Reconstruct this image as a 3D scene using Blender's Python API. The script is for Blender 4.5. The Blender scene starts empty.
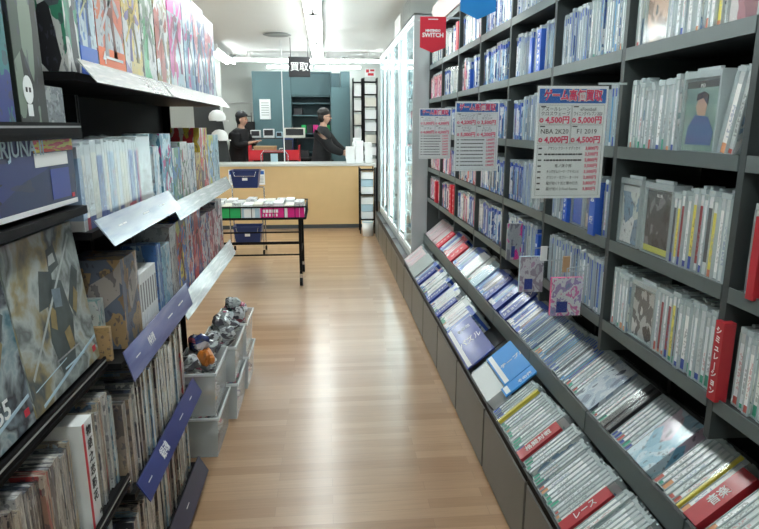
import bpy, math, random
from mathutils import Vector, Matrix, Euler
random.seed(11)
RNG = random.Random(5)
D = bpy.data
sc = bpy.context.scene
COL = sc.collection
PI = math.pi

# ------------------------------------------------------------------ helpers
def link(o): COL.objects.link(o); return o

def tag(o, label=None, cat=None, group=None, kind=None):
    if label: o['label'] = label
    if cat: o['category'] = cat
    if group: o['group'] = group
    if kind: o['kind'] = kind
    return o

def empty(name, loc=(0, 0, 0), rot=(0, 0, 0), **k):
    o = link(D.objects.new(name, None)); o.location = loc; o.rotation_euler = rot
    o.empty_display_size = .1
    return tag(o, **k)

class MB:
    """collects boxes, prisms and tubes and links them as one mesh object"""
    def __init__(s): s.v = []; s.f = []; s.uv = []; s.m = []; s.sm = []; s.M = None
    def _add(s, vs, fs, uvs, mi, sm=False):
        b = len(s.v)
        if s.M is not None: vs = [s.M @ Vector(p) for p in vs]
        s.v += [tuple(p) for p in vs]
        for i, f in enumerate(fs):
            s.f.append([b + j for j in f]); s.uv.append(uvs[i] if uvs else [(0, 0)] * len(f))
            s.m.append(mi[i] if isinstance(mi, (list, tuple)) else mi); s.sm.append(sm)
        return s
    def box(s, x0, x1, y0, y1, z0, z1, mi=0):
        vs = [(x0, y0, z0), (x1, y0, z0), (x1, y1, z0), (x0, y1, z0), (x0, y0, z1), (x1, y0, z1), (x1, y1, z1), (x0, y1, z1)]
        # order: -x, +x, -y, +y, bottom, top
        fs = [(3, 0, 4, 7), (1, 2, 6, 5), (0, 1, 5, 4), (2, 3, 7, 6), (3, 2, 1, 0), (4, 5, 6, 7)]
        q = [(0, 0), (1, 0), (1, 1), (0, 1)]
        return s._add(vs, fs, [q] * 6, mi)
    def prism(s, pts, y0, y1, mi=0, axis='y'):
        """polygon pts in the plane across the axis, extruded along it"""
        n = len(pts)
        def P(a, b, t): return (a, t, b) if axis == 'y' else ((t, a, b) if axis == 'x' else (a, b, t))
        vs = [P(a, b, y0) for a, b in pts] + [P(a, b, y1) for a, b in pts]
        fs = [tuple(range(n)), tuple(range(2 * n - 1, n - 1, -1))]
        uv = [[(0, 0)] * n, [(0, 0)] * n]
        for i in range(n):
            j = (i + 1) % n
            fs.append((i, i + n, j + n, j)); uv.append([(0, 0), (1, 0), (1, 1), (0, 1)])
        return s._add(vs, fs, uv, mi)
    def tube(s, a, b, r, n=8, mi=0, r2=None):
        a = Vector(a); b = Vector(b); d = b - a; r2 = r if r2 is None else r2
        q = d.to_track_quat('Z', 'Y').to_matrix()
        vs = []
        for P, R in ((a, r), (b, r2)):
            for i in range(n):
                t = 2 * PI * i / n; vs.append(P + q @ Vector((R * math.cos(t), R * math.sin(t), 0)))
        fs = [(i, (i + 1) % n, (i + 1) % n + n, i + n) for i in range(n)]
        s._add(vs, fs, None, mi, True)
        return s._add([vs[i] for i in range(n)][::-1] + [vs[n + i] for i in range(n)], [tuple(range(n)), tuple(range(n, 2 * n))], None, mi)
    def path(s, pts, r, n=8, mi=0):
        for a, b in zip(pts, pts[1:]): s.tube(a, b, r, n, mi)
        return s
    def lathe(s, prof, c=(0, 0, 0), n=20, mi=0, sx=1, sy=1):
        vs = []
        for r, z in prof:
            for i in range(n):
                t = 2 * PI * i / n; vs.append((c[0] + r * sx * math.cos(t), c[1] + r * sy * math.sin(t), c[2] + z))
        fs = []
        for k in range(len(prof) - 1):
            for i in range(n):
                j = (i + 1) % n; fs.append((k * n + i, k * n + j, (k + 1) * n + j, (k + 1) * n + i))
        return s._add(vs, fs, None, mi, True)
    def ball(s, c, rx, ry, rz, n=16, mi=0):
        k = n // 2
        return s.lathe([(max(1e-4, math.sin(PI * i / k)), -math.cos(PI * i / k) * rz) for i in range(k + 1)], c, n, mi, rx, ry)
    def mesh(s, name, mats):
        me = D.meshes.new(name); me.from_pydata(s.v, [], s.f)
        if not isinstance(mats, (list, tuple)): mats = [mats]
        for m in mats: me.materials.append(m)
        me.polygons.foreach_set('material_index', s.m); me.polygons.foreach_set('use_smooth', s.sm)
        uvl = me.uv_layers.new(name='UVMap'); flat = []
        for u in s.uv:
            for p in u: flat += [p[0], p[1]]
        uvl.data.foreach_set('uv', flat)
        me.update(); me.validate(); return me
    def build(s, name, mats, parent=None, loc=(0, 0, 0), rot=(0, 0, 0), bevel=0, **k):
        o = link(D.objects.new(name, s.mesh(name, mats))); o.parent = parent; o.location = loc; o.rotation_euler = rot
        if bevel:
            b = o.modifiers.new('bevel', 'BEVEL'); b.width = bevel; b.segments = 2; b.limit_method = 'ANGLE'
        return tag(o, **k)

def bx(*a): return MB().box(*a)

def text_mesh(name, body, size, mat, parent, loc, rot, sx=1.0, depth=.0004, align='CENTER', bold=0, fit=None, **k):
    c = D.curves.new(name, 'FONT'); c.body = body; c.size = size; c.extrude = depth; c.align_x = align; c.align_y = 'CENTER'
    c.resolution_u = 2; c.offset = bold
    t = D.objects.new(name, c); COL.objects.link(t)
    bpy.context.view_layer.update()
    me = D.meshes.new_from_object(t.evaluated_get(bpy.context.evaluated_depsgraph_get()))
    COL.objects.unlink(t); D.objects.remove(t)
    if fit and me.vertices:
        w = max(v.co.x for v in me.vertices) - min(v.co.x for v in me.vertices)
        sx = min(sx, fit / w) if w > 0 else sx
    for v in me.vertices: v.co.x *= sx
    me.materials.clear(); me.materials.append(mat)
    o = link(D.objects.new(name, me)); o.parent = parent; o.location = loc; o.rotation_euler = rot
    return tag(o, **k)

# ------------------------------------------------------------------ materials
def nodes(name):
    m = D.materials.new(name); m.use_nodes = True; nt = m.node_tree
    return m, nt, nt.nodes['Principled BSDF'], nt.nodes['Material Output']

def P(name, c, rough=.5, metal=0, coat=0, emit=0, alpha=1, noise=0, nscale=20, spec=.5):
    m, nt, b, out = nodes(name)
    b.inputs['Base Color'].default_value = (*c, 1); b.inputs['Roughness'].default_value = rough
    b.inputs['Metallic'].default_value = metal; b.inputs['Coat Weight'].default_value = coat
    b.inputs['Coat Roughness'].default_value = .12; b.inputs['Specular IOR Level'].default_value = spec
    if emit: b.inputs['Emission Color'].default_value = (*c, 1); b.inputs['Emission Strength'].default_value = emit
    if alpha < 1: b.inputs['Alpha'].default_value = alpha
    if noise:
        tc = nt.nodes.new('ShaderNodeTexCoord'); n = nt.nodes.new('ShaderNodeTexNoise'); n.inputs['Scale'].default_value = nscale
        n.inputs['Detail'].default_value = 3
        mr = nt.nodes.new('ShaderNodeMapRange'); mr.inputs['To Min'].default_value = 1 - noise; mr.inputs['To Max'].default_value = 1 + noise
        mx = nt.nodes.new('ShaderNodeMix'); mx.data_type = 'RGBA'; mx.blend_type = 'MULTIPLY'; mx.inputs[0].default_value = 1
        mx.inputs[6].default_value = (*c, 1)
        nt.links.new(tc.outputs['Object'], n.inputs['Vector']); nt.links.new(n.outputs['Fac'], mr.inputs['Value'])
        nt.links.new(mr.outputs[0], mx.inputs[7]); nt.links.new(mx.outputs[2], b.inputs['Base Color'])
    return m

def math_node(nt, op, a, b=None):
    n = nt.nodes.new('ShaderNodeMath'); n.operation = op
    for i, v in enumerate((a, b)):
        if v is None: continue
        if isinstance(v, (int, float)): n.inputs[i].default_value = v
        else: nt.links.new(v, n.inputs[i])
    return n.outputs[0]

def mixc(nt, f, a, b):
    n = nt.nodes.new('ShaderNodeMix'); n.data_type = 'RGBA'
    for i, v in ((0, f), (6, a), (7, b)):
        if isinstance(v, (int, float)): n.inputs[i].default_value = v
        elif isinstance(v, tuple): n.inputs[i].default_value = (*v, 1)
        else: nt.links.new(v, n.inputs[i])
    return n.outputs[2]

def rnd(nt):
    oi = nt.nodes.new('ShaderNodeObjectInfo'); g = nt.nodes.new('ShaderNodeNewGeometry')
    a = math_node(nt, 'ADD', oi.outputs['Random'], g.outputs['Random Per Island'])
    return math_node(nt, 'FRACT', a)

def ramp(nt, fac, cols, const=True):
    r = nt.nodes.new('ShaderNodeValToRGB'); r.color_ramp.interpolation = 'CONSTANT' if const else 'LINEAR'
    e = r.color_ramp.elements
    while len(e) < len(cols): e.new(.5)
    for i, c in enumerate(cols): e[i].position = i / (len(cols) if const else max(1, len(cols) - 1)); e[i].color = (*c, 1)
    nt.links.new(fac, r.inputs[0]); return r.outputs[0]

def spine_mat(name, bases, band, foots, inks, rough=.35):
    """printed spine: logo band on top, a title in small marks, a coloured foot"""
    m, nt, b, out = nodes(name); L = nt.links.new
    uv = nt.nodes.new('ShaderNodeTexCoord'); sp = nt.nodes.new('ShaderNodeSeparateXYZ'); L(uv.outputs['UV'], sp.inputs[0])
    u, v = sp.outputs[0], sp.outputs[1]; R = rnd(nt)
    R2 = math_node(nt, 'FRACT', math_node(nt, 'MULTIPLY', R, 7.31)); R3 = math_node(nt, 'FRACT', math_node(nt, 'MULTIPLY', R, 13.7))
    base = ramp(nt, R, bases); foot = ramp(nt, R2, foots); ink = ramp(nt, R3, inks)
    wn = nt.nodes.new('ShaderNodeTexWhiteNoise'); wn.noise_dimensions = '3D'; cb = nt.nodes.new('ShaderNodeCombineXYZ')
    L(math_node(nt, 'FLOOR', math_node(nt, 'MULTIPLY', u, 5)), cb.inputs[0]); L(math_node(nt, 'FLOOR', math_node(nt, 'MULTIPLY', v, 46)), cb.inputs[1]); L(R, cb.inputs[2])
    L(cb.outputs[0], wn.inputs['Vector'])
    t = math_node(nt, 'GREATER_THAN', wn.outputs['Value'], .5)
    t = math_node(nt, 'MULTIPLY', t, math_node(nt, 'LESS_THAN', math_node(nt, 'ABSOLUTE', math_node(nt, 'SUBTRACT', u, .5)), .3))
    hi = math_node(nt, 'ADD', .45, math_node(nt, 'MULTIPLY', R2, .32))
    t = math_node(nt, 'MULTIPLY', t, math_node(nt, 'LESS_THAN', v, hi)); t = math_node(nt, 'MULTIPLY', t, math_node(nt, 'GREATER_THAN', v, .2))
    c = mixc(nt, math_node(nt, 'MULTIPLY', t, .5), base, ink)
    c = mixc(nt, math_node(nt, 'GREATER_THAN', v, .86), c, band)
    c = mixc(nt, math_node(nt, 'LESS_THAN', v, math_node(nt, 'ADD', .05, math_node(nt, 'MULTIPLY', R3, .12))), c, foot)
    L(c, b.inputs['Base Color']); b.inputs['Roughness'].default_value = rough; b.inputs['Coat Weight'].default_value = .35
    b.inputs['Coat Roughness'].default_value = .15
    return m

def art_mat(name, cols, scale=5, band=None, foot=None, rough=.42, coat=.2, detail=3, contrast=True, rand=True):
    """printed picture: flowing patches of a few colours, with an optional band on top and at the foot"""
    m, nt, b, out = nodes(name); L = nt.links.new
    tc = nt.nodes.new('ShaderNodeTexCoord'); R = rnd(nt)
    n = nt.nodes.new('ShaderNodeTexNoise'); n.noise_dimensions = '4D'; n.inputs['Scale'].default_value = scale; n.inputs['Detail'].default_value = detail
    n.inputs['Distortion'].default_value = .35
    L(tc.outputs['UV'], n.inputs['Vector'])
    if rand: L(math_node(nt, 'MULTIPLY', R, 40), n.inputs['W'])
    mr = nt.nodes.new('ShaderNodeMapRange'); mr.inputs['From Min'].default_value = .3; mr.inputs['From Max'].default_value = .7
    L(n.outputs['Fac'], mr.inputs['Value'])
    f = mr.outputs[0]
    if rand and len(cols) > 3:
        f = math_node(nt, 'FRACT', math_node(nt, 'ADD', math_node(nt, 'MULTIPLY', f, .6), R))
    c = ramp(nt, f, cols, contrast)
    if contrast and rand:
        vo = nt.nodes.new('ShaderNodeTexVoronoi'); vo.voronoi_dimensions = '4D'; vo.inputs['Scale'].default_value = scale * .9; vo.inputs['Randomness'].default_value = 1
        L(tc.outputs['UV'], vo.inputs['Vector'])
        if rand: L(math_node(nt, 'MULTIPLY', R, 23), vo.inputs['W'])
        sv = nt.nodes.new('ShaderNodeSeparateColor'); L(vo.outputs['Color'], sv.inputs[0])
        c2 = ramp(nt, sv.outputs[0], cols)
        c = mixc(nt, math_node(nt, 'GREATER_THAN', sv.outputs[1], .5), c, c2)
        n3 = nt.nodes.new('ShaderNodeTexNoise'); n3.inputs['Scale'].default_value = scale * 3; n3.inputs['Detail'].default_value = 2; L(tc.outputs['UV'], n3.inputs['Vector'])
        c = mixc(nt, math_node(nt, 'MULTIPLY', math_node(nt, 'GREATER_THAN', n3.outputs['Fac'], .6), .6), c, (.05, .05, .08))
    sp = nt.nodes.new('ShaderNodeSeparateXYZ'); L(tc.outputs['UV'], sp.inputs[0]); v = sp.outputs[1]
    if band: c = mixc(nt, math_node(nt, 'GREATER_THAN', v, 1 - band[1]), c, band[0])
    if foot: c = mixc(nt, math_node(nt, 'LESS_THAN', v, foot[1]), c, foot[0])
    L(c, b.inputs['Base Color']); b.inputs['Roughness'].default_value = rough; b.inputs['Coat Weight'].default_value = coat
    b.inputs['Coat Roughness'].default_value = .12
    return m

def glass_mat(name, tint=(.9, .96, .97), refl=.06, haze=0.0, hazec=(.8, .85, .86), rough=.03, fres=.3):
    m = D.materials.new(name); m.use_nodes = True; nt = m.node_tree; nt.nodes.clear(); L = nt.links.new
    out = nt.nodes.new('ShaderNodeOutputMaterial'); tr = nt.nodes.new('ShaderNodeBsdfTransparent'); tr.inputs[0].default_value = (*tint, 1)
    gl = nt.nodes.new('ShaderNodeBsdfGlossy'); gl.inputs['Roughness'].default_value = rough
    fr = nt.nodes.new('ShaderNodeLayerWeight'); fr.inputs[0].default_value = .35
    f = math_node(nt, 'ADD', math_node(nt, 'MULTIPLY', fr.outputs['Fresnel'], fres), refl)
    mx = nt.nodes.new('ShaderNodeMixShader'); L(f, mx.inputs[0]); L(tr.outputs[0], mx.inputs[1]); L(gl.outputs[0], mx.inputs[2])
    last = mx
    if haze:
        df = nt.nodes.new('ShaderNodeBsdfDiffuse'); df.inputs[0].default_value = (*hazec, 1)
        m2 = nt.nodes.new('ShaderNodeMixShader'); m2.inputs[0].default_value = haze
        L(mx.outputs[0], m2.inputs[1]); L(df.outputs[0], m2.inputs[2]); last = m2
    L(last.outputs[0], out.inputs[0]); return m

W = (.82, .83, .82)
M = dict(
    ceil=P('ceiling_paint', (.82, .83, .82), .8, noise=.02, nscale=3), wall=P('wall_paint', (.72, .75, .72), .7, noise=.02, nscale=3),
    shelf=P('shelf_grey_metal', (.12, .15, .15), .45, .2, noise=.06), shelfd=P('shelf_dark_metal', (.045, .05, .052), .5, .2, noise=.1),
    upr=P('upright_metal', (.055, .068, .07), .5, .2), back=P('back_panel_dark', (.007, .008, .008), .8, spec=.15),
    cab=P('cabinet_bronze_grey', (.125, .125, .112), .4, .2, noise=.08, nscale=6), blackrail=P('black_rail', (.006, .006, .007), .6, spec=.12),
    black=P('black_steel', (.007, .007, .008), .55, spec=.15), blackm=P('black_matte', (.01, .01, .01), .8),
    ledge=P('tray_ledge', (.10, .135, .14), .4, .2), white=P('white_plastic', W, .4), paper=P('white_paper', (.86, .88, .88), .6),
    cream=P('cream_paper', (.72, .70, .62), .6), wood=P('tan_counter_panel', (.70, .48, .24), .5, noise=.04, nscale=8),
    ctop=P('counter_top', (.6, .62, .61), .35), kick=P('kick_board', (.06, .07, .08), .5),
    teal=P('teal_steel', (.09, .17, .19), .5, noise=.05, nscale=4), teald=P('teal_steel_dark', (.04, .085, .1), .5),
    chrome=P('chrome', (.6, .6, .62), .2, 1), alu=P('aluminium_frame', (.52, .58, .6), .35, .4), whiteframe=P('white_frame', (.8, .83, .84), .4),
    red=P('red_plastic', (.7, .015, .03), .35, coat=.3), redp=P('red_print', (.62, .02, .045), .45), redd=P('red_divider', (.42, .02, .03), .4, coat=.4),
    blue=P('blue_print', (.02, .11, .55), .4, coat=.4), blued=P('deep_blue_print', (.02, .045, .3), .4, coat=.4), cyan=P('cyan_blue_sign', (.02, .26, .68), .45),
    pink=P('pink_print', (.75, .12, .3), .45), paleb=P('pale_blue', (.45, .62, .72), .4), navy=P('navy_plastic', (.012, .03, .13), .4),
    ink=P('black_ink', (.03, .03, .035), .6), pinkink=P('pink_ink', (.8, .06, .16), .5), grey=P('mid_grey', (.3, .31, .31), .5),
    blueink=P('blue_ink', (.03, .15, .52), .5), green=P('green_print', (.02, .42, .12), .45), magenta=P('magenta_print', (.75, .015, .25), .45),
    skin=P('skin', (.55, .33, .24), .55), hair=P('black_hair', (.012, .01, .01), .5), cloth=P('black_cloth', (.012, .012, .014), .85),
    card=P('cardboard', (.48, .32, .17), .8), gridred=P('red_ink', (.6, .03, .06), .5), yellow=P('yellow_print', (.75, .62, .08), .45),
    shell=P('clear_case_plastic', (.66, .76, .78), .15, coat=.8, alpha=.6), tube=P('tube_glow', (.93, 1, .985), .5, emit=19), fix=P('lamp_housing', (.75, .76, .75), .4),
    bin=P('milky_clear_plastic', (.82, .88, .9), .2, coat=.5, alpha=.3), binrim=P('milky_rim_plastic', (.8, .86, .88), .25, coat=.5, alpha=.7), fascia=P('pale_pink_header', (.74, .62, .62), .5),
    rail_top=art_mat('shelf_strip_silver', [(.58, .6, .62), (.42, .45, .47), (.7, .72, .73)], 6, rough=.22, coat=1, rand=False, contrast=False),
    rail_pale=art_mat('shelf_strip_pale_blue', [(.28, .36, .5), (.42, .49, .6), (.52, .58, .66)], 4, rough=.25, coat=1, rand=False, contrast=False),
    rail_blue=art_mat('shelf_strip_blue', [(.07, .09, .3), (.12, .15, .4), (.22, .26, .48)], 3, rough=.3, coat=1, rand=False, contrast=False),
    rail_navy=P('shelf_strip_navy', (.03, .045, .2), .3, coat=.6), rail_slate=P('shelf_strip_slate', (.045, .05, .09), .35, coat=.5),
    mirror=P('steel_grey_wrap', (.42, .45, .45), .3, .5),  # plain silver-grey of the wrapped package in the front tray
)
M['art_dark'] = P('art_dark', (.06, .08, .08), .45, noise=.5, nscale=30); M['art_ochre'] = P('art_ochre', (.26, .2, .08), .45, noise=.4, nscale=40)
M['art_pale'] = P('art_pale', (.42, .47, .46), .45, noise=.3, nscale=30); M['art_steel'] = P('art_steel', (.16, .22, .26), .45, noise=.5, nscale=40)
M['glass'] = glass_mat('showcase_glass'); M['film'] = glass_mat('clear_film', (.99, 1, 1), .015, .02, rough=.12, fres=.12)
M['bag'] = glass_mat('crinkled_bag', (.99, 1, 1), .02, .02, rough=.15, fres=.10)

def floor_mat():
    m, nt, b, out = nodes('laminate_strip_floor'); L = nt.links.new
    tc = nt.nodes.new('ShaderNodeTexCoord'); br = nt.nodes.new('ShaderNodeTexBrick')
    L(tc.outputs['Object'], br.inputs['Vector'])
    br.inputs['Scale'].default_value = 1; br.inputs['Brick Width'].default_value = .62; br.inputs['Row Height'].default_value = .062
    br.inputs['Mortar Size'].default_value = .0006; br.inputs['Color1'].default_value = (.35, .20, .105, 1); br.inputs['Color2'].default_value = (.47, .30, .175, 1)
    br.inputs['Mortar'].default_value = (.27, .15, .09, 1); br.offset = .37
    n = nt.nodes.new('ShaderNodeTexNoise'); mp = nt.nodes.new('ShaderNodeMapping'); mp.inputs['Scale'].default_value = (3, 60, 1)
    L(tc.outputs['Object'], mp.inputs[0]); L(mp.outputs[0], n.inputs['Vector']); n.inputs['Scale'].default_value = 1.5; n.inputs['Detail'].default_value = 4
    mr = nt.nodes.new('ShaderNodeMapRange'); mr.inputs['To Min'].default_value = .8; mr.inputs['To Max'].default_value = 1.2; L(n.outputs['Fac'], mr.inputs['Value'])
    mx = nt.nodes.new('ShaderNodeMix'); mx.data_type = 'RGBA'; mx.blend_type = 'MULTIPLY'; mx.inputs[0].default_value = 1
    L(br.outputs['Color'], mx.inputs[6]); L(mr.outputs[0], mx.inputs[7]); L(mx.outputs[2], b.inputs['Base Color'])
    b.inputs['Roughness'].default_value = .32; b.inputs['Coat Weight'].default_value = .7; b.inputs['Coat Roughness'].default_value = .2
    return m

# ------------------------------------------------------------------ room
RX0, RX1, RY0, RY1, H = -4.6, 1.16, -1.6, 12.2, 2.7
bx(RX0, RX1, RY0, RY1, -.05, 0).build('floor', floor_mat(), kind='structure')
cm = MB().box(RX0, RX1, RY0, RY1, H, H + .05)
cm.build('ceiling', M['ceil'], kind='structure')
bx(RX0 - .05, RX0, RY0, RY1, 0, H).build('wall_left', M['wall'], kind='structure')
bx(RX1, RX1 + .05, RY0, RY1, 0, H).build('wall_right', M['wall'], kind='structure')
bx(RX0, RX1, RY1, RY1 + .05, 0, H).build('wall_back', M['wall'], kind='structure')
bx(RX0, RX1, RY0 - .05, RY0, 0, H).build('wall_front', M['wall'], kind='structure')
bx(-2.3, -.96, 12.17, 12.2, 1.93, 1.95).build('trim_1', M['white'], kind='structure')
bx(-1.95, -1.83, 11.2, 11.32, 0, H).build('wall_corner_post', M['wall'], kind='structure')

# ------------------------------------------------------------------ lamps
def lamp(x, y, along, length, z=H, n=2, label='', group=None):
    r = empty('fluorescent_ceiling_light', (x, y, z), (0, 0, 0 if along == 'y' else PI / 2), label=label, cat='ceiling light', group=group)
    h = length / 2
    bx(-.085 if n > 1 else -.035, .085 if n > 1 else .035, -h, h, -.112, -.085).build('housing', M['fix'], r, bevel=.006)
    for yy in (-h * .6, h * .6): bx(-.02, .02, yy - .03, yy + .03, -.085, -.001).build('ceiling_bracket', M['fix'], r)
    for k in range(n):
        ox = 0 if n == 1 else (-.062 + .124 * k)
        t = MB().tube((ox, -h + .02, -.138), (ox, h - .02, -.138), .018, 12).build('lamp_tube', M['tube'], r)
        e = MB()
        for yy in (-h + .015, h - .015): e.box(min(ox, 0) - .008, max(ox, 0) + .008, yy - .006, yy + .006, -.145, -.112)
        e.build('tube_socket', M['fix'], r)
    return r
for i, y in enumerate((9.4, 7.3, 5.2, 3.1, 1.0, -.7)):  # the last one is unseen, added to brighten the posters
    lamp(-.10, y, 'y', 2.02 if y > 0 else 1.3, label='twin-tube ceiling light in the long line above the aisle, %s' % ('ending at the crosswise lights', 'at the picture top edge', 'just above the picture edge', 'overhead in front of the camera', 'directly above the camera', 'added unseen behind the camera')[i])
for i, x in enumerate((-.8, .42)):
    lamp(x - .05, 10.62, 'x', 1.18 if i else 1.3, n=1, label=('long crosswise ceiling light left of the central line', 'crosswise ceiling light right of the central line')[i])
for i, x in enumerate((-.62, .28)):
    lamp(x - .02, 11.75, 'x', .86, n=1, label=('crosswise light near the back wall, left of the black sign', 'crosswise light near the back wall, right of the black sign')[i])
lamp(1.0, 10.62, 'x', .3, n=1, label='short end of a crosswise light above the glass showcases')
for i, (x, y) in enumerate(((-1.62, 10.25), (-2.1, 7.0), (-2.1, 4.0), (-2.1, 1.0), (-3.7, 2.5), (-3.7, 6.5))):
    lamp(x, y, 'y', 1.8, label='twin-tube ceiling light %s' % ('left of the back counter', 'over the next aisle, far', 'over the next aisle, middle', 'over the next aisle, near', 'over the far aisle, near', 'over the far aisle, far')[i])
v = MB().lathe([(.001, 0), (.16, 0), (.19, -.012), (.16, -.02), (.12, -.012), (.001, -.012)], (0, 0, 0), 28)
v.build('ceiling_vent', M['grey'], loc=(-.62, 8.6, H - .001), label='round grey air vent in the ceiling left of the central lights', cat='vent')
for i, (x, y) in enumerate(((-1.55, 11.0), (.36, 11.2))):
    r = empty('smoke_detector', (x, y, H), label=('small round detector on ceiling at left beyond the diagonal light', 'small round detector on ceiling behind the black hanging sign')[i], cat='detector')
    MB().lathe([(.055, 0), (.055, -.015), (.035, -.035), (.001, -.038)], n=18).build('dome', M['grey'], r)
    MB().lathe([(.065, 0), (.065, -.008), (.05, -.01)], n=18).build('ring', M['white'], r)

# ------------------------------------------------------------------ game cases
WS = [(.84, .86, .86), (.72, .77, .78), (.86, .86, .84), (.76, .80, .82), (.55, .6, .6), (.8, .81, .83)]
G1 = [(.05, .3, .2), (.05, .35, .22), (.65, .3, .15), (.04, .08, .35), (.6, .65, .65), (.5, .1, .08)]
inkd = [(.05, .05, .06), (.3, .32, .33), (.5, .1, .1), (.08, .15, .35), (.1, .1, .1)]
sp_white = spine_mat('spine_white', WS, (.5, .54, .55), G1, inkd)
sp_mixed = spine_mat('spine_mixed', [(.78, .8, .8), (.10, .10, .11), (.6, .64, .65), (.7, .62, .12), (.74, .76, .77), (.3, .05, .06), (.45, .5, .55)], (.7, .73, .73), [(.05, .07, .32), (.55, .2, .12), (.6, .65, .66), (.03, .06, .3), (.05, .3, .2)], inkd)
sp_blue = spine_mat('spine_blue', [(.72, .75, .78), (.04, .12, .45), (.66, .7, .74), (.08, .3, .55), (.45, .55, .62), (.1, .1, .13), (.7, .72, .75), (.02, .07, .35)], (.015, .07, .42), [(.02, .08, .45), (.7, .72, .75), (.1, .3, .6), (.6, .62, .65)], inkd)
sp_red = spine_mat('spine_red', [(.62, .04, .07), (.74, .7, .72), (.55, .03, .06), (.7, .5, .52), (.66, .1, .12), (.5, .55, .58)], (.6, .03, .05), [(.6, .03, .05), (.75, .7, .7)], [(.8, .75, .75), (.4, .03, .05), (.85, .85, .85)])
sp_pink = spine_mat('spine_pale_pink', [(.72, .55, .58), (.75, .72, .73), (.68, .5, .53), (.6, .6, .62)], (.66, .5, .52), [(.5, .5, .5), (.7, .55, .6)], [(.5, .3, .35), (.6, .6, .6)])
cv_dark = art_mat('cover_dark', [(.02, .03, .03), (.12, .17, .16), (.3, .36, .32), (.05, .12, .3), (.55, .55, .5), (.04, .05, .05)], 2.6, band=((.02, .02, .02), .1))
cv_lite = art_mat('cover_light', [(.5, .58, .6), (.74, .76, .76), (.3, .4, .42), (.62, .66, .62), (.2, .3, .42)], 2.6, band=((.6, .63, .63), .1))
cv_blue = art_mat('cover_blue', [(.3, .45, .65), (.6, .68, .74), (.05, .12, .35), (.72, .75, .78), (.12, .2, .35)], 2.8, band=((.02, .08, .42), .1))
cv_pink = art_mat('cover_pink', [(.7, .62, .68), (.75, .3, .5), (.78, .76, .78), (.5, .35, .6), (.25, .2, .3)], 3, band=((.7, .7, .72), .12))
cv_sky = art_mat('cover_sky', [(.3, .52, .66), (.42, .62, .72), (.2, .42, .58), (.62, .5, .6), (.55, .68, .76)], 2.4)
cv_page = P('page_edge', (.6, .62, .62), .5)
STY = {'white': (sp_white, cv_lite), 'mixed': (sp_mixed, cv_dark), 'blue': (sp_blue, cv_blue), 'red': (sp_red, cv_pink), 'pink': (sp_pink, cv_pink)}
CW = .128
def sleeve_mb(mb, t, h):
    # printed sleeve; material 0 spine, 1 covers, 2 edges
    return mb.box(.003, CW, -t / 2 + .0008, t / 2 - .0008, .004, h - .014, [0, 2, 1, 1, 2, 2])
def shell_mb(mb, t, h, mi=0):
    a = t / 2
    mb.box(.0, CW + .004, -a, a, h - .013, h, mi); mb.box(.0, CW + .004, -a, a, 0, .0035, mi)
    for y in (-a, a - .001):
        mb.box(-.001, .004, y, y + .001, .0035, h - .013, mi); mb.box(CW - .001, CW + .004, y, y + .001, .0035, h - .013, mi)
    mb.box(.02, .05, -a * .5, a * .5, h, h + .006, mi)          # hook lug
    return mb
_cache = {}
def case_meshes(style, t, h):
    t = round(t, 3); h = round(h, 2); k = (style, t, h)
    if k not in _cache:
        s = STY[style]
        _cache[k] = (sleeve_mb(MB(), t, h).mesh('game_case', [s[0], s[1], cv_page]), shell_mb(MB(), t, h).mesh('clear_shell', [M['shell']]))
    return _cache[k]

SPEC = []     # (matrix, style, t, h, bay, level, order key)
SX = .875
SHELF_Z = [.90, 1.155, 1.435, 1.71, 1.975]
TH = math.radians(40)
DP = .56; Y0 = .63
def bay_y(k): return Y0 + DP * k
def style_for(k, lv, u):
    r = RNG.random()
    if k <= 1 or (k == 2 and lv == 5): return 'white' if r < (.9 if lv in (2, 5, 6) else .55) else 'mixed'
    if k <= 4: return 'blue' if r < .85 else 'white'
    if k == 5: return 'blue' if r < .5 else ('white' if r < .8 else 'red')
    if k == 6: return 'red' if (lv in (0, 1, 5, 6) and r < .6) else ('white' if r < .7 else 'blue')
    return 'pink' if lv in (5, 6) else ('red' if r < .4 else 'white')
reserved = []      # (y0,y1,level) zones kept free for dividers and covers
def res(y0, y1, lv): reserved.append((y0, y1, lv))
def free(y0, y1, lv):
    for a, b, l in reserved:
        if l == lv and y0 < b and y1 > a: return b
    return None
FACES = []
def shelf_M(y, z, lean=0): return Matrix.Translation((SX + RNG.uniform(-.003, .008), y, z)) @ Matrix.Rotation(lean, 4, 'X')
A0 = Vector((.657, 0, .362)); B0 = Vector((.842, 0, .588))
def tray_M(base, y, off=0):
    s = Vector((math.cos(TH), 0, math.sin(TH)))
    return Matrix.Translation(base + Vector((0, y, 0)) + s * off) @ Matrix.Rotation(PI / 2 - TH, 4, 'Y')

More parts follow.
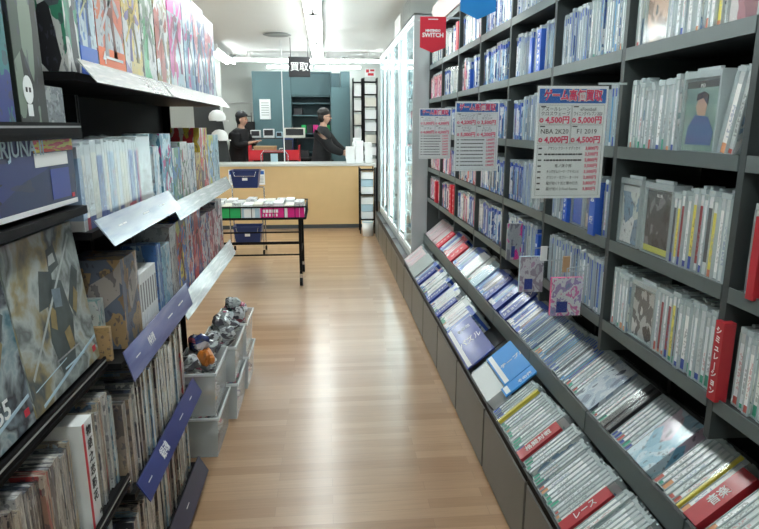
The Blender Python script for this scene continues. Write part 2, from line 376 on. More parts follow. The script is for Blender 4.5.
# ------------------------------------------------------------------ right-hand shelving
BAYN = ['in the rightmost bay', 'right of largest price poster', 'behind largest price poster', 'left of largest price poster', 'behind middle price poster',
        'left of middle price poster', 'behind smallest price poster', 'beside the glass showcases', 'nearest the camera']
for k in range(-1, 8):
    ya, yb = bay_y(k), bay_y(k + 1)
    nm = BAYN[k] if k >= 0 else BAYN[8]
    r = empty('shelving_bay', (SX, ya, 0), label='grey steel game shelving bay with dark back panel, ' + nm, cat='shelf unit', group='steel shelving bays along the right wall')
    u = MB().box(-.015, .255, -.010, .010, .87, 2.26).box(-.015, .255, -.010, .010, .80, .87).box(.238, .255, -.010, .010, .30, .80, 1)  # lowest strip blackened: shade of the deep recess put into its colour
    for j in range(40): u.box(.03, .05, .0095, .0108, .9 + j * .033, .908 + j * .033, 1)
    u.build('upright', [M['upr'], M['blackm']], r)
    if k == 7:
        bx(-.015, .255, DP - .022, DP - .003, .60, 2.26).build('upright', M['upr'], r)
    bx(.257, .267, -.01, DP - .012, .30, 2.26).build('back_panel', M['back'], r)
    for z in SHELF_Z + [2.24]:
        t = .022
        s = MB().box(-.012, .255, .0125, DP - .0125 - (.012 if k == 7 else 0), z - t, z - .001)
        sh = s.build('shelf', M['shelfd'], r)  # darker than the lip: underside shade put into the metal colour
        bx(-.016, -.0125, .0125, DP - .0125 - (.012 if k == 7 else 0), z - t - .006, z + .006).build('front_lip', M['shelf'], sh)
    # tray and cabinet
    CP = DP - (.05 if k == 7 else 0)
    c = empty('drawer_cabinet', (.665, ya + .05, 0), label='low bronze-grey drawer cabinet carrying two sloping game trays, ' + nm, cat='cabinet', group='low cabinets under the right-hand shelves')
    bx(.012, .44, .004, CP - .004, .0, .20).build('body', M['shelfd'], c)
    d = MB().box(0, .011, .008, CP - .008, .012, .295)
    d.build('drawer_front', M['cab'], c, bevel=.003)
    bx(.004, .011, .004, CP - .004, .30, .335).build('top_rail', M['blackrail'], c)
    cs, sn = math.cos(TH), math.sin(TH)
    def sl(a, b): return (a * cs + b * sn - .665, a * sn - b * cs)     # a along slope, b into tray
    t1 = MB(); ox, oz = A0.x, A0.z
    def pt(ox, oz, a, b): return (ox - .665 + a * cs + b * sn, oz + a * sn - b * cs)
    t1.prism([pt(ox, oz, -.008, .0), pt(ox, oz, -.008, .142), pt(ox, oz, -.001, .142), pt(ox, oz, -.001, .0)], .003, CP - .003)
    t1.prism([pt(ox, oz, -.008, .143), pt(ox, oz, .24, .143), pt(ox, oz, .24, .137), pt(ox, oz, -.008, .137)], .003, CP - .003)
    t1.build('front_tray', M['shelfd'], c)
    def pr(ox, oz, a, b): return (ox - SX + a * cs + b * sn, oz + a * sn - b * cs)
    t2 = MB(); ox, oz = B0.x, B0.z
    for q in (((-.008, 0), (-.008, .142), (-.001, .142), (-.001, 0)), ((-.008, .143), (.24, .143), (.24, .137), (-.008, .137))):
        t2.prism([pr(ox, oz, *e) for e in q], .003, DP - .003)
    t2.build('rear_tray', M['shelfd'], r)
    MB().prism([pr(A0.x, A0.z, .232, .0), pr(A0.x, A0.z, .232, .03), pr(B0.x, B0.z, -.0085, .04), pr(B0.x, B0.z, -.0085, .0)], .003, DP - .003).build('ledge', M['ledge'], r)

LVN = ['lowest shelf', 'second shelf up', 'third shelf up', 'fourth shelf up', 'top shelf', 'front tray', 'rear tray']

# wide tray pieces
def tray_piece(y, row, w, mat, label, length=.2, lift=.0, film=True):
    base = A0 if row == 5 else B0
    r = empty('game_package', (0, 0, 0), label=label, cat='game package'); r.matrix_world = tray_M(base, y, 0)
    bx(-.004, .10, -w / 2 + .002, w / 2 - .002, .001, length, [0, 1, 0, 0, 1, 1]).build('package', [mat, cv_page], r, bevel=.002)
    bx(-.009, -.007, -w / 2, w / 2, .001, length + .015).build('clear_wrap', M['bag'], r)
    res(y - w / 2 - .001, y + w / 2 + .001, row)
# --- dividers and showpieces on the right (zones reserved before cases are laid)
def text_on_spine(parent, body, L, mat, vertical_len, col='white'):
    return text_mesh('lettering', body, vertical_len, M[col], parent, L, (0, 0, 0))
def shelf_divider(y, z, lv, t, h, mat, body, label, lean=0, out=.0, group=None, size=.016):
    """coloured genre plate standing among the cases, lettering running down its spine"""
    r = empty('genre_divider', (SX - .004 - out, y, z), label=label, cat='divider', group=group)
    bx(0, .028, -t / 2, t / 2, 0, h).build('plate', M[mat], r, bevel=.001)
    bs = list(body)
    n = len(bs); s = min(size, (h - .02) / n)
    for i, ch in enumerate(bs):
        ch = '|' if ch == 'ー' else ch
        text_mesh('lettering', ch, s, M['white'], r, (-.0008, 0, h - .012 - (i + .5) * (h - .024) / n), (PI / 2, 0, -PI / 2), bold=.0004)
    res(y - t / 2 - .001, y + t / 2 + .001, lv)
def tray_divider(y, row, t, mat, body, label, size=.02, length=.18, dz=0, group=None, mirror=False):
    base = A0 if row == 5 else B0
    r = empty('genre_divider', (0, 0, 0), label=label, cat='divider', group=group); r.matrix_world = tray_M(base, y, 0)
    bx(-.006, .11, -t / 2, t / 2, .001, length).build('plate', M[mat], r, bevel=.001)
    # lettering lies along the spine and reads from the aisle side
    text_mesh('lettering', body, size, M['white'], r, (-.0068, 0, length * .5), (0, -PI / 2, 0), bold=.0003, fit=length * .9).rotation_euler = Euler((0, 0, 0))
    o = [c for c in r.children if c.name.startswith('lettering')][-1]
    # local axes: text x -> +Z (up the slope), text y -> +Y, normal -> -X
    o.rotation_euler = Matrix(((0, 0, -1), (0, 1, 0), (1, 0, 0))).to_euler()
    res(y - t / 2 - .001, y + t / 2 + .001, row)
shelf_divider(1.176, .90 + .0, 0, .030, .185, 'redd', 'シミュレーション', 'red vertical katakana genre plate on lowest shelf at right edge', out=.022, size=.018)
shelf_divider(1.105, 1.155, 1, .022, .17, 'redd', ' ', 'red genre plate cut by the right picture edge', out=.02)
shelf_divider(1.86, 1.155, 1, .042, .165, 'blue', '恋愛', 'bright blue plate with two large characters below the big poster right corner', out=.02, size=.026)
shelf_divider(2.12, 1.155, 1, .03, .16, 'blue', 'アドベンチャー', 'blue vertical plate below the big poster left corner', out=.005)
shelf_divider(2.50, 1.71, 3, .045, .17, 'blue', 'アドベンチャー', 'bright blue vertical plate on fourth shelf left of big poster top', out=.005)
shelf_divider(2.60, 1.71, 3, .03, .15, 'blue', ' ', 'smaller blue plate left of the bright blue vertical plate', out=.004)
shelf_divider(2.42, 1.435, 2, .026, .17, 'cyan', 'テーブル', 'light blue vertical plate just left of the big poster', out=.01)
shelf_divider(3.70, 1.71, 3, .04, .12, 'blue', 'アクション', 'blue plate on fourth shelf left of middle poster top', out=.005)
shelf_divider(1.93, 1.975, 4, .05, .17, 'cyan', 'アクション', 'cyan plate on the top shelf above the big poster', out=.004)
shelf_divider(1.83, 1.975, 4, .05, .17, 'blue', 'サウンド', 'blue slanted plate on top shelf beside the upright above big poster', out=.004)
shelf_divider(4.75, .90, 0, .05, .17, 'redp', 'ソフト', 'red plate on lowest shelf beyond the smallest poster', out=.01)
shelf_divider(4.15, .90, 0, .06, .2, 'redp', 'アクション', 'first red plate of the pair on lowest shelf under smallest poster', out=.01)
shelf_divider(4.05, .90, 0, .05, .2, 'redp', 'アクション', 'second, nearer red plate of the pair under smallest poster', out=.01)
shelf_divider(4.62, 1.435, 2, .06, .12, 'redp', 'ソフト', 'red plate on third shelf between the red pennant and smallest poster', out=.01)
shelf_divider(4.12, 1.975, 4, .06, .19, 'redp', ' ', 'tall plain red plate on top shelf right of the red pennant', out=.0)
shelf_divider(2.33 + .06, .90, 0, .03, .16, 'blue', '対戦', 'blue plate on lowest shelf behind the hanging pink boxes', out=.005)
# trays
tray_piece(2.43, 5, .29, M['paper'], 'white wrapped package just below the large cyan board', length=.095)
tray_divider(1.858, 5, .05, 'redd', '格闘対戦', 'red tray divider with four white characters, nearer the cabinet seam', size=.028)
tray_divider(1.468, 5, .042, 'redd', 'レース', 'red tray divider lettered in katakana in the front tray, bottom of picture', size=.028)
tray_divider(1.18, 6, .05, 'redd', '音楽', 'red divider with two white characters in the nearest rear tray', size=.03)
tray_divider(4.26, 5, .09, 'blued', 'アクション', 'blue divider farthest along the front tray', size=.04, length=.17)
tray_divider(3.80, 5, .09, 'blued', 'アドベンチャー', 'second blue divider from the far end of front tray', size=.04, length=.17)
tray_divider(3.49, 5, .08, 'blued', 'シミュレーション', 'third blue divider along front tray beside white cases', size=.036, length=.16)
tray_divider(4.50, 6, .12, 'redp', 'アクション', 'red divider farthest along the rear tray', size=.04, length=.17)
tray_divider(4.04, 6, .13, 'redp', 'ソフト', 'red divider second from far end of the rear tray', size=.04, length=.16)
tray_divider(3.07, 6, .08, 'blued', 'アクション', 'blue divider left in the cluster of three in rear tray', size=.035, length=.18)
tray_divider(2.88, 6, .07, 'blued', '対戦', 'blue divider in the middle of the three in rear tray', size=.035, length=.18)
tray_divider(2.73, 6, .08, 'blued', 'シミュレーション', 'blue divider right in the cluster of three in rear tray', size=.035, length=.2)
# large blue face-out divider and the two cyan ones, propped face up on the front tray
def face_divider(y, w, length, mat, body, label, off=0, sub=None, size=.04, lift=.0):
    r = empty('divider_board', (0, 0, 0), label=label, cat='divider'); r.matrix_world = tray_M(A0, y, off) @ Matrix.Translation((-.008 - lift, 0, .001))
    bx(-.006, .002, -w / 2, w / 2, 0, length).build('board', M[mat], r, bevel=.001)
    bx(-.0068, -.006, -w / 2 + .008, w / 2 - .008, .008, .03).build('label_strip', M['paper'], r)
    R_ = Matrix(((0, 0, -1), (0, 1, 0), (1, 0, 0))).to_euler()
    text_mesh('lettering', body, size, M['white'], r, (-.0068, -.01, length * .55), R_, bold=.0006, fit=length * .8)
    if sub: text_mesh('small_lettering', sub, size * .55, M['white'], r, (-.0068, w * .3, length * .55), R_, fit=length * .5)
    return r
face_divider(2.87, .50, .165, 'blued', 'パズル', 'large blue board lettered in white katakana lying on the front tray', sub='その他', size=.075)
face_divider(2.43, .29, .18, 'cyan', 'テーブル', 'large cyan board with small characters lying on the front tray', size=.034, off=.10)
face_divider(2.245, .07, .2, 'cyan', 'その他', 'narrow cyan board on the front tray beside the white cases', size=.024, off=.08)
res(2.61, 3.13, 5); res(2.26, 2.58, 5); res(2.205, 2.285, 5)

# --- face-out covers in security shells
def cover_case(y, lv, w, h, mats, label, text=None, figure=None, name='security_case', cat='game case', z=None, x=SX, rz=0):
    z = SHELF_Z[lv] + .001 if z is None else z
    r = empty(name, (x, y, z), (0, 0, rz), label=label, cat=cat)
    bx(.012, .05, -w / 2 + .008, w / 2 - .008, .006, h - .022, [1, 0, 0, 0, 0, 0]).build('game_box', [cv_page, mats], r)
    s = MB()
    s.box(.006, .056, -w / 2, w / 2, h - .016, h); s.box(.006, .056, -w / 2, w / 2, 0, .005)
    for yy in (-w / 2, w / 2 - .006): s.box(.006, .056, yy, yy + .006, .005, h - .016)
    s.box(.02, .03, -w * .3, w * .3, h, h + .008)
    s.build('security_frame', M['shell'], r)
    bx(.0035, .005, -w / 2, w / 2, .001, h - .001).build('clear_front', M['film'], r)
    if text: text_mesh('lettering', text, .012, M['white'], r, (.0105, 0, h - .034), (PI / 2, 0, -PI / 2), depth=.0003)
    if figure:
        f = MB()
        f.prism([(-.05, .02), (-.055, .05), (-.03, .085), (.02, .09), (.045, .06), (.05, .02)], .0108, .0118, 0, 'x')
        f.prism([(-.018, .088), (-.022, .115), (-.008, .13), (.012, .127), (.02, .108), (.01, .088)], .0108, .0119, 1, 'x')
        f.prism([(-.024, .112), (-.024, .135), (-.006, .143), (.018, .138), (.02, .122), (-.006, .128)], .0106, .0120, 2, 'x')
        f.build('cover_figure', [P('shirt_blue', (.05, .12, .3), .5), M['skin'], M['hair']], r)
    if lv is not None: res(y - w / 2 - .002, y + w / 2 + .002, lv)
    return r
cv_teal = art_mat('cover_teal', [(.1, .2, .18), (.18, .3, .26), (.3, .42, .36)], 1.6, band=((.02, .02, .02), .1), rand=False, contrast=False)
cover_case(1.395, 2, .145, .19, cv_teal, 'security-framed game case showing a man in a blue shirt, third shelf up', 'PS3', figure=True)
cover_case(1.68, 1, .12, .195, cv_lite, 'clear-framed pale game case at left end of second shelf under poster edge')
cover_case(1.53, 1, .14, .195, art_mat('cover_car', [(.02, .02, .025), (.06, .06, .07), (.2, .2, .22)], 3, foot=((.6, .6, .1), .1), rand=False), 'clear-framed dark game case with yellow strip, second shelf, right of pale one', 'BLUR')
cover_case(1.555, 0, .13, .17, art_mat('cover_mono', [(.03, .035, .04), (.5, .52, .53), (.12, .13, .14), (.65, .66, .66)], 2, rand=False), 'black and white portrait cover facing out on the lowest shelf')
cover_case(1.63, 3, .125, .18, art_mat('cover_brown', [(.03, .02, .02), (.2, .1, .06), (.5, .3, .2), (.02, .02, .03)], 2, rand=False), 'dark brown cover facing out on fourth shelf beside the upright')
cover_case(1.285, 3, .11, .18, art_mat('cover_maroon', [(.2, .03, .06), (.35, .08, .12), (.6, .55, .55)], 2, rand=False), 'maroon cover facing out at right on the fourth shelf')
cover_case(1.99, 2, .25, .17, art_mat('cover_violet', [(.5, .55, .62), (.3, .12, .2), (.12, .25, .55), (.68, .7, .72)], 2.2, rand=False), 'wide multicoloured box above the big price poster')
cover_case(1.95, 1, .08, .165, art_mat('cover_bl', [(.3, .2, .15), (.1, .1, .2), (.6, .5, .45)], 2, rand=False), 'small dark cover left of the bright blue two-character plate')
cover_case(2.05, 1, .10, .16, M['blue'], 'blue board lettered in katakana below the big poster', 'アドベ')
cover_case(1.94, 4, .0001, .01, cv_blue, '') if False else None
cover_case(4.0, 3, .2, .17, cv_pink, 'pink and white box facing out on the fourth shelf above the smallest poster')
# boxes hung out in front of the lowest shelf, facing the camera
def hung_box(x0, x1, y, z0, z1, mat, label, edge):
    r = empty('display_game_box', ((x0 + x1) / 2, y, z0), label=label, cat='game box')
    w = (x1 - x0) / 2; h = z1 - z0
    bx(-w, w, 0, .016, 0, h, [1, 1, 0, 0, 1, 1]).build('box_cover', [mat, M[edge]], r, bevel=.001)
    bx(-w + .02, w * .1, -.0012, 0, .012, h * .38).build('navy_label', M['blued'], r)
    bx(-w - .004, w + .004, -.004, -.0025, -.004, h + .004).build('clear_sleeve', M['film'], r)
    MB().path([(0, .008, h - .001), (0, .008, h + .03), (.06, .03, h + .03), (.60 - .5 + .03, .05, h + .03)], .002, 6).build('hook', M['shell'], r)
pinkart = art_mat('box_pink_art', [(.75, .74, .76), (.7, .2, .45), (.78, .78, .8), (.4, .3, .55), (.25, .3, .5)], 3.2, rand=False)
greyart = art_mat('box_mauve_art', [(.5, .48, .52), (.35, .28, .35), (.65, .62, .66), (.5, .3, .45)], 3.2, rand=False)
hung_box(.745, .840, 2.22, .862, 1.005, greyart, 'mauve-grey game box hung out from the lowest shelf', 'paleb')
hung_box(.745, .850, 1.885, .872, 1.005, pinkart, 'white and pink game box with pink edge, hung nearest the camera', 'pink')
hung_box(.775, .840, 2.50, .93, 1.09, art_mat('box_magenta_art', [(.75, .02, .3), (.4, .42, .45), (.2, .2, .25)], 2.4, rand=False), 'narrow magenta and grey game box hung behind the mauve one', 'grey')
for x, y, zz, m, lb in ((.80, 2.1, 1.03, 'white', 'small white tag card standing above the hung pink boxes'), (.805, 1.90, 1.035, 'card', 'small brown tag card standing above the nearest hung box')):
    r = empty('tag_card', (x, y + .02, zz), label=lb, cat='tag')
    bx(-.012, .012, 0, .006, -.02, .035).build('card', M[m], r); bx(-.012, .09, .006, .009, -.022, -.017).build('clip', M['shell'], r)

tray_piece(1.435, 6, .11, cv_sky, 'sky-blue picture package in the rear tray, middle right')
tray_piece(1.80, 6, .12, art_mat('cover_night', [(.1, .14, .22), (.3, .38, .5), (.5, .56, .62), (.05, .07, .12)], 3, rand=False), 'blue-grey battle picture package in the rear tray')
tray_piece(1.645, 6, .030, M['ink'], 'black-spined boxed game in the rear tray')
tray_piece(1.612, 6, .022, M['ink'], 'slim black-spined game beside the black boxed one')
tray_piece(3.60, 6, .16, M['paper'], 'white wrapped package in the rear tray past the blue dividers')
tray_piece(3.36, 6, .13, M['paleb'], 'pale blue wrapped package in the rear tray')
tray_piece(4.58, 5, .30, M['mirror'], 'silvery wrapped package near the far end of front tray')
tray_piece(4.80, 6, .14, P('pale_pink_print', (.7, .52, .56), .4), 'pale pink package at the far end of the rear tray')
tray_piece(2.12, 5, .02, M['yellow'], 'thin yellow-edged case at left end of the nearest white row')
tray_piece(1.235, 6, .012, M['yellow'], 'thin yellow case beside the red two-character divider')
res(1.355, 1.378, 6)

# fill shelves and trays with cases
for k in range(-1, 8):
    for lv in range(7):
        ya, yb = bay_y(k) + .014, bay_y(k + 1) - .016
        if lv < 5:
            if k < 0: continue
            top = yb - .004
            y = ya + .002; lean = 0; run = 0
            if RNG.random() < .3 and k > 1: y += RNG.uniform(.03, .1)
            if lv == 2 and k < 2: y += .044; top -= 0
            while y < top:
                t = RNG.choice((.0175, .0185, .02, .023))
                if y + t > top: break
                fb = free(y, y + t, lv)
                if fb: y = fb + .002; continue
                if run <= 0: run = RNG.randint(4, 10); hh = RNG.choice((.18, .19, .19, .2)); st = style_for(k, lv, y)
                if RNG.random() < .35: st = style_for(k, lv, y)
                lean = .21 if (lv == 2 and y < 1.31) else 0
                if lean: t *= 1.03; hh = .19
                SPEC.append((shelf_M(y + t / 2, SHELF_Z[lv] + .0005 + (t / 2 * math.sin(lean)), lean), st, (t - .0006) / (1.03 if lean else 1), hh - (0 if lean else RNG.choice((0, 0, .01))), k, lv, y)); y += t; run -= 1
                if run == 0 and not lean: y += RNG.choice((.002, .006, .02, .004))
        else:
            y = ya - .012; top = yb + .012
            run = 0
            while y < top:
                t = RNG.choice((.0155, .0165, .018, .02))
                if y + t > top: break
                fb = free(y, y + t, lv)
                if fb: y = fb + .002; continue
                if run <= 0: run = RNG.randint(5, 12); hh = RNG.choice((.2, .21, .22)); st = style_for(k, lv, y)
                if RNG.random() < .2: st = style_for(k, lv, y)
                SPEC.append((tray_M(A0 if lv == 5 else B0, y + t / 2, RNG.choice((0, 0, .004))), st, t - .0006, hh, k, lv, y)); y += t; run -= 1
                if run == 0: y += RNG.choice((.002, .004, .012))

# camera geometry, used to pick the 300 that show largest and to aim the camera
FPX = 600.0; CAMH = 1.5
PITCH = math.radians(12.998); YAW = math.radians(5.0117)
def project(p):
    x, y, z = p; z -= CAMH
    X = x * math.cos(YAW) - y * math.sin(YAW); Y = x * math.sin(YAW) + y * math.cos(YAW)
    fw = Y * math.cos(PITCH) - z * math.sin(PITCH); up = Y * math.sin(PITCH) + z * math.cos(PITCH)
    if fw <= .05: return None
    return 379.5 + FPX * X / fw, 264.5 - FPX * up / fw, fw
def score(s):
    best = 0
    for zz in (.02, .1, .17):
        q = project(s[0] @ Vector((0, 0, zz)))
        if q and -4 < q[0] < 763 and -4 < q[1] < 533: best = max(best, 1 / q[2])
    return best
SPEC = [s for s in SPEC if score(s) > 0]
SPEC.sort(key=lambda s: -score(s))
NIND = 296
ind, rest = SPEC[:NIND], SPEC[NIND:]
ORD = 'first second third fourth fifth sixth seventh eighth ninth tenth eleventh twelfth thirteenth fourteenth fifteenth sixteenth seventeenth eighteenth nineteenth twentieth twenty-first twenty-second twenty-third twenty-fourth twenty-fifth twenty-sixth twenty-seventh twenty-eighth twenty-ninth thirtieth thirty-first thirty-second thirty-third thirty-fourth thirty-fifth'.split()
STN = {'white': 'white-spined', 'mixed': 'mixed-colour', 'blue': 'blue-banded', 'red': 'red', 'pink': 'pink'}
bylev = {}
for s in SPEC: bylev.setdefault((s[4], s[5]), []).append(s)
rank = {}
for kk, l in bylev.items():
    for i, s in enumerate(sorted(l, key=lambda s: -s[6])): rank[id(s)] = i
for s in ind:
    a, b = case_meshes(s[1], s[2], s[3])
    o = link(D.objects.new('game_case', a)); o.matrix_world = s[0]
    tag(o, '%s game case, %s from left, %s, %s' % (STN[s[1]], ORD[rank[id(s)]], LVN[s[5]], BAYN[s[4]]), 'game case', 'game cases on ' + LVN[s[5]] + 's')
    c = link(D.objects.new('clear_shell', b)); c.parent = o
st_i = {k: i for i, k in enumerate(STY)}
fm = MB(); matl = []
for k in STY: matl += [STY[k][0], STY[k][1]]
matl += [cv_page, M['shell']]
for s in rest:
    fm.M = s[0]; n = len(fm.m)
    i = st_i[s[1]] * 2
    h, t = s[3], s[2]
    fm.box(.003, CW, -t / 2 + .0008, t / 2 - .0008, .004, h - .014, [i, 10, i + 1, i + 1, 10, 10])
    fm.box(.0, CW + .002, -t / 2, t / 2, h - .013, h, 11)
fm.M = None
fm.build('distant_game_cases', matl, kind='stuff', label='rows of blue, white and red game cases farther along the right-hand shelves and trays', cat='game cases')

# header board above far shelving
f = empty('shelf_header_board', (.868, 3.45, 2.265), label='pale pink header board above the far right-hand shelves', cat='header board')
bx(0, .02, 0, 1.62, 0, .16).build('board', M['fascia'], f, bevel=.003)
bx(.02, .2, .02, 1.6, 0, .01).build('bracket', M['upr'], f)

# ------------------------------------------------------------------ price posters and pennants
def poster(y, label, prices, names, rows, detail):
    x0, x1, z0, z1 = .607, .817, 1.29, 1.612; w = x1 - x0; h = z1 - z0
    r = empty('price_poster', ((x0 + x1) / 2, y - .012, z0), label=label, cat='poster', group=None)
    bx(-w / 2, w / 2, 0, .0012, 0, h).build('sheet', M['paper'], r)
    bx(-w / 2 + .006, w / 2 - .006, -.0008, 0, h - .048, h - .008).build('header_band', M['blueink'], r)
    F = (PI / 2, 0, 0)
    text_mesh('header_lettering', 'ゲーム高価買取', .034, M['white'], r, (0, -.0016, h - .028), F, bold=.0022, fit=w * .86, depth=.0002)
    text_mesh('header_lettering', 'ゲーム高価買取', .033, M['pinkink'], r, (0, -.0024, h - .028), F, bold=.0009, fit=w * .83, depth=.0002)
    bx_ = MB()
    def frame(a, b, c, d, t=.0007):
        bx_.box(a, b, -.0008, 0, c, c + t); bx_.box(a, b, -.0008, 0, d - t, d); bx_.box(a, a + t, -.0008, 0, c, d); bx_.box(b - t, b, -.0008, 0, c, d)
    m = w / 2 - .008
    ys = (h - .052, h - .108, h - .164)
    for i in range(2):
        for j in range(2):
            frame(-m if j == 0 else .001, -.001 if j == 0 else m, ys[i + 1] + .001, ys[i] - .001)
    frame(-m, m, .008, ys[2] - .002)
    bx_.build('frame_lines', M['grey'], r)
    for i in range(4):
        cx = (-m / 2 if i % 2 == 0 else m / 2); top = ys[i // 2]
        text_mesh('price', prices[i] + '円', .0225, M['pinkink'], r, (cx + .007, -.001, top - .044), F, bold=.0008, fit=m * .82, depth=.0002); text_mesh('round_mark', '◎', .015, M['pinkink'], r, (cx - m * .42, -.001, top - .045), F, bold=.0006, fit=.012, depth=.0002)
        nm = names[i].split('/')
        for q, t in enumerate(nm):
            text_mesh('title', t, .013 if len(nm) > 1 else .019, M['ink'], r, (cx, -.001, top - (.013 + .013 * q if len(nm) > 1 else .02)), F, fit=m * .88, depth=.0002)
        bx(cx - m * .45, cx - m * .3, -.001, 0, top - .007, top - .004).build('platform_mark', M['ink'], r)
    n = 8
    for i in range(n):
        z = ys[2] - .012 - i * (ys[2] - .022) / n
        if detail and rows[i]: text_mesh('list_title', rows[i], .0105, M['ink'], r, (-.016, -.001, z), F, fit=m * 1.0, depth=.0002)
        else:
            b = MB(); x = -m + .022
            while x < m * .3:
                ww = RNG.uniform(.004, .012); b.box(x, x + ww, -.001, 0, z - .0022, z + .0022); x += ww + .002
            b.build('list_title', M['ink'], r)
        bx(-m + .004, -m + .014, -.001, 0, z - .002, z + .002).build('platform_mark', M['ink'], r)
        text_mesh('list_price',  ('3,800', '3,500', '2,800', '3,500', '3,500', '2,800', '3,800', '3,800')[i] + '円', .0125, M['pinkink'], r, (m * .70, -.001, z), F, bold=.0003, fit=m * .52, depth=.0002)
    bx(-w / 2 - .006, w / 2 + .006, -.0045, -.0035, -.006, h + .006).build('clear_pocket', M['film'], r)
    bx(w / 2 - .03, .055 + w / 2, .0015, .004, h + .004, h + .010).build('holder_arm', M['shell'], r)
poster(1.75, 'largest and nearest price poster, blue header, standing out from the right shelves', ('4,500', '5,000', '4,000', '4,500'), ('アズールレーン/クロスウェーブ', 'eFootball/ウイニングイレブン 2020', 'NBA 2K20', 'F1 2019'),
       ('アサシン クリード オデッセイ', '', '', '鬼ノ哭ク邦', 'キングダムハーツ・アドバンス', 'グランド・セフト・オートV', '龍が如く7 光と闇の行方', '龍が如く2 Final Remix'), True)
poster(2.87, 'middle of the three price posters, standing out from the right shelves', ('4,200', '3,500', '5,000', '4,200'), ('シャイニング/レゾナンス', 'ソフト/サウンド', 'ドラゴン/サーガ', 'レース/ドライブ'), [''] * 8, False)
poster(3.98, 'smallest and farthest price poster, below the red pennant', ('5,000', '4,500', '4,000', '4,500'), ('ソフト/アクション', 'スポーツ/ゲーム', 'ソフト', 'ゲーム'), [''] * 8, False)

def pennant(x0, x1, y, z0, zk, z1, mat, lines, label):
    r = empty('hanging_pennant', ((x0 + x1) / 2, y - .012, z1), label=label, cat='sign'); w = (x1 - x0) / 2
    MB().prism([(-w, 0), (w, 0), (w, zk - z1), (0, z0 - z1), (-w, zk - z1)], 0, .003).build('panel', M[mat], r)
    for t, s, z in lines: text_mesh('lettering', t, s, M['white'], r, (0, -.0006, z - z1), (PI / 2, 0, 0), bold=.0012, fit=w * 1.75, depth=.0003)
    bx(-w, .09 + w, .003, .007, -.012, .0).build('bracket', M['shell'], r)
pennant(.604, .768, 3.98, 1.953, 1.985, 2.168, 'redp', (('NINTENDO', .018, 2.085), ('SWITCH', .036, 2.058), ('━━', .03, 2.15)), 'red pennant sign lettered SWITCH in white above the smallest poster')
pennant(.617, .781, 2.87, 1.972, 2.008, 2.20, 'cyan', (), 'bright blue pennant sign cut by the top edge of picture')
# ------------------------------------------------------------------ glass showcases
items = [art_mat('showcase_item_a', [(.7, .72, .72), (.2, .35, .45), (.8, .8, .8), (.5, .2, .2)], 3), art_mat('showcase_item_b', [(.3, .4, .45), (.7, .75, .76), (.1, .12, .14)], 3)]
for i in range(3):
    ya = 5.125 + i * 1.045; L_ = 1.035
    r = empty('glass_showcase', (.73, ya, 0), label=('nearest tall glass showcase with grey end panel beside the shelves', 'middle tall glass showcase with white inner frames', 'farthest tall glass showcase, ending by the counter')[i], cat='showcase', group='tall glass showcases')
    bx(-.065, .39, .0, L_, 0, .275).build('base', M['cab'], r, bevel=.003)
    g = MB()
    for j in range(1, 2): g.box(-.0665, -.065, .51, .522, .01, .27)
    g.build('drawer_gap', M['blackrail'], r)
    bx(-.06, .39, .01, L_ - .01, .277, .345).build('plinth', M['shelfd'], r)
    fr = MB(); zt = 2.385; T = .03
    for (xx, yy) in ((0, 0), (0, L_ - T), (.36, 0), (.36, L_ - T)): fr.box(xx, xx + T, yy, yy + T, .346, zt)
    for z in (.346, zt - .05): fr.box(0, T, T, L_ - T, z, z + .05); fr.box(T, .36, 0, T, z, z + .05); fr.box(T, .36, L_ - T, L_, z, z + .05)
    fr.box(0, .39, 0, L_, zt - .01, zt + .0)
    fr.build('frame', M['alu'], r)
    bx(.392, .4, .0, L_, .346, zt).build('back_panel', M['white'], r)
    if i == 0: bx(.031, .36, .008, .014, .4, zt - .052).build('end_panel', M['alu'], r)
    for j in range(2):
        a = T + .002 + j * (L_ / 2 - T); b = a + L_ / 2 - T - .004
        d = empty('glass_door', (0, 0, 0)); d.parent = r
        bx(.012, .017, a + .022, b - .022, .44, zt - .075).build('pane', M['glass'], d)
        e = MB().box(.004, .022, a, a + .02, .40, zt - .055).box(.004, .022, b - .02, b, .40, zt - .055).box(.004, .022, a + .02, b - .02, .40, .43).box(.004, .022, a + .02, b - .02, zt - .075, zt - .055)
        e.build('door_frame', M['whiteframe'], d)
        MB().tube((-.006, b - .05, 1.2), (-.006, b - .05, 1.32), .006, 8).build('door_handle', M['chrome'], d)
    for z in (.72, 1.08, 1.44, 1.80, 2.1): bx(.034, .385, .034, L_ - .034, z, z + .008).build('glass_shelf', M['glass'], r)
    for yy in (.034, L_ - .06): MB().tube((.06, yy + .012, .44), (.06, yy + .012, zt - .07), .012, 10).build('light_tube', M['tube'], r)
    for z in (.3455, .7285, 1.0885, 1.4485, 1.8085):
        y = .1
        while y < L_ - .24:
            w = RNG.uniform(.09, .16); hh = RNG.uniform(.12, .24)
            o = bx(0, .12, 0, w, 0, hh).build('boxed_figure', items[RNG.randint(0, 1)], None, (.73 + .2, ya + y, z), bevel=.002,
                label='boxed collectible behind the glass of the %s showcase' % ('nearest', 'middle', 'farthest')[i], cat='boxed figure', group='boxed collectibles in the %s showcase' % ('nearest', 'middle', 'farthest')[i])
            y += w + RNG.uniform(.03, .12)
# signs standing on top of showcases
for i, (y, h, x) in enumerate(((5.6, .22, .76), (6.3, .2, .76))):
    r = empty('acrylic_sign_panel', (x, y, 2.387), label=('pale acrylic panel standing on the nearest showcase', 'smaller white panel standing farther along the showcase tops')[i], cat='panel')
    bx(0, .004, 0, .5, 0, h).build('panel', M['film' if i == 0 else 'white'], r); bx(-.02, .03, .1, .4, 0, .006).build('foot', M['white'], r)

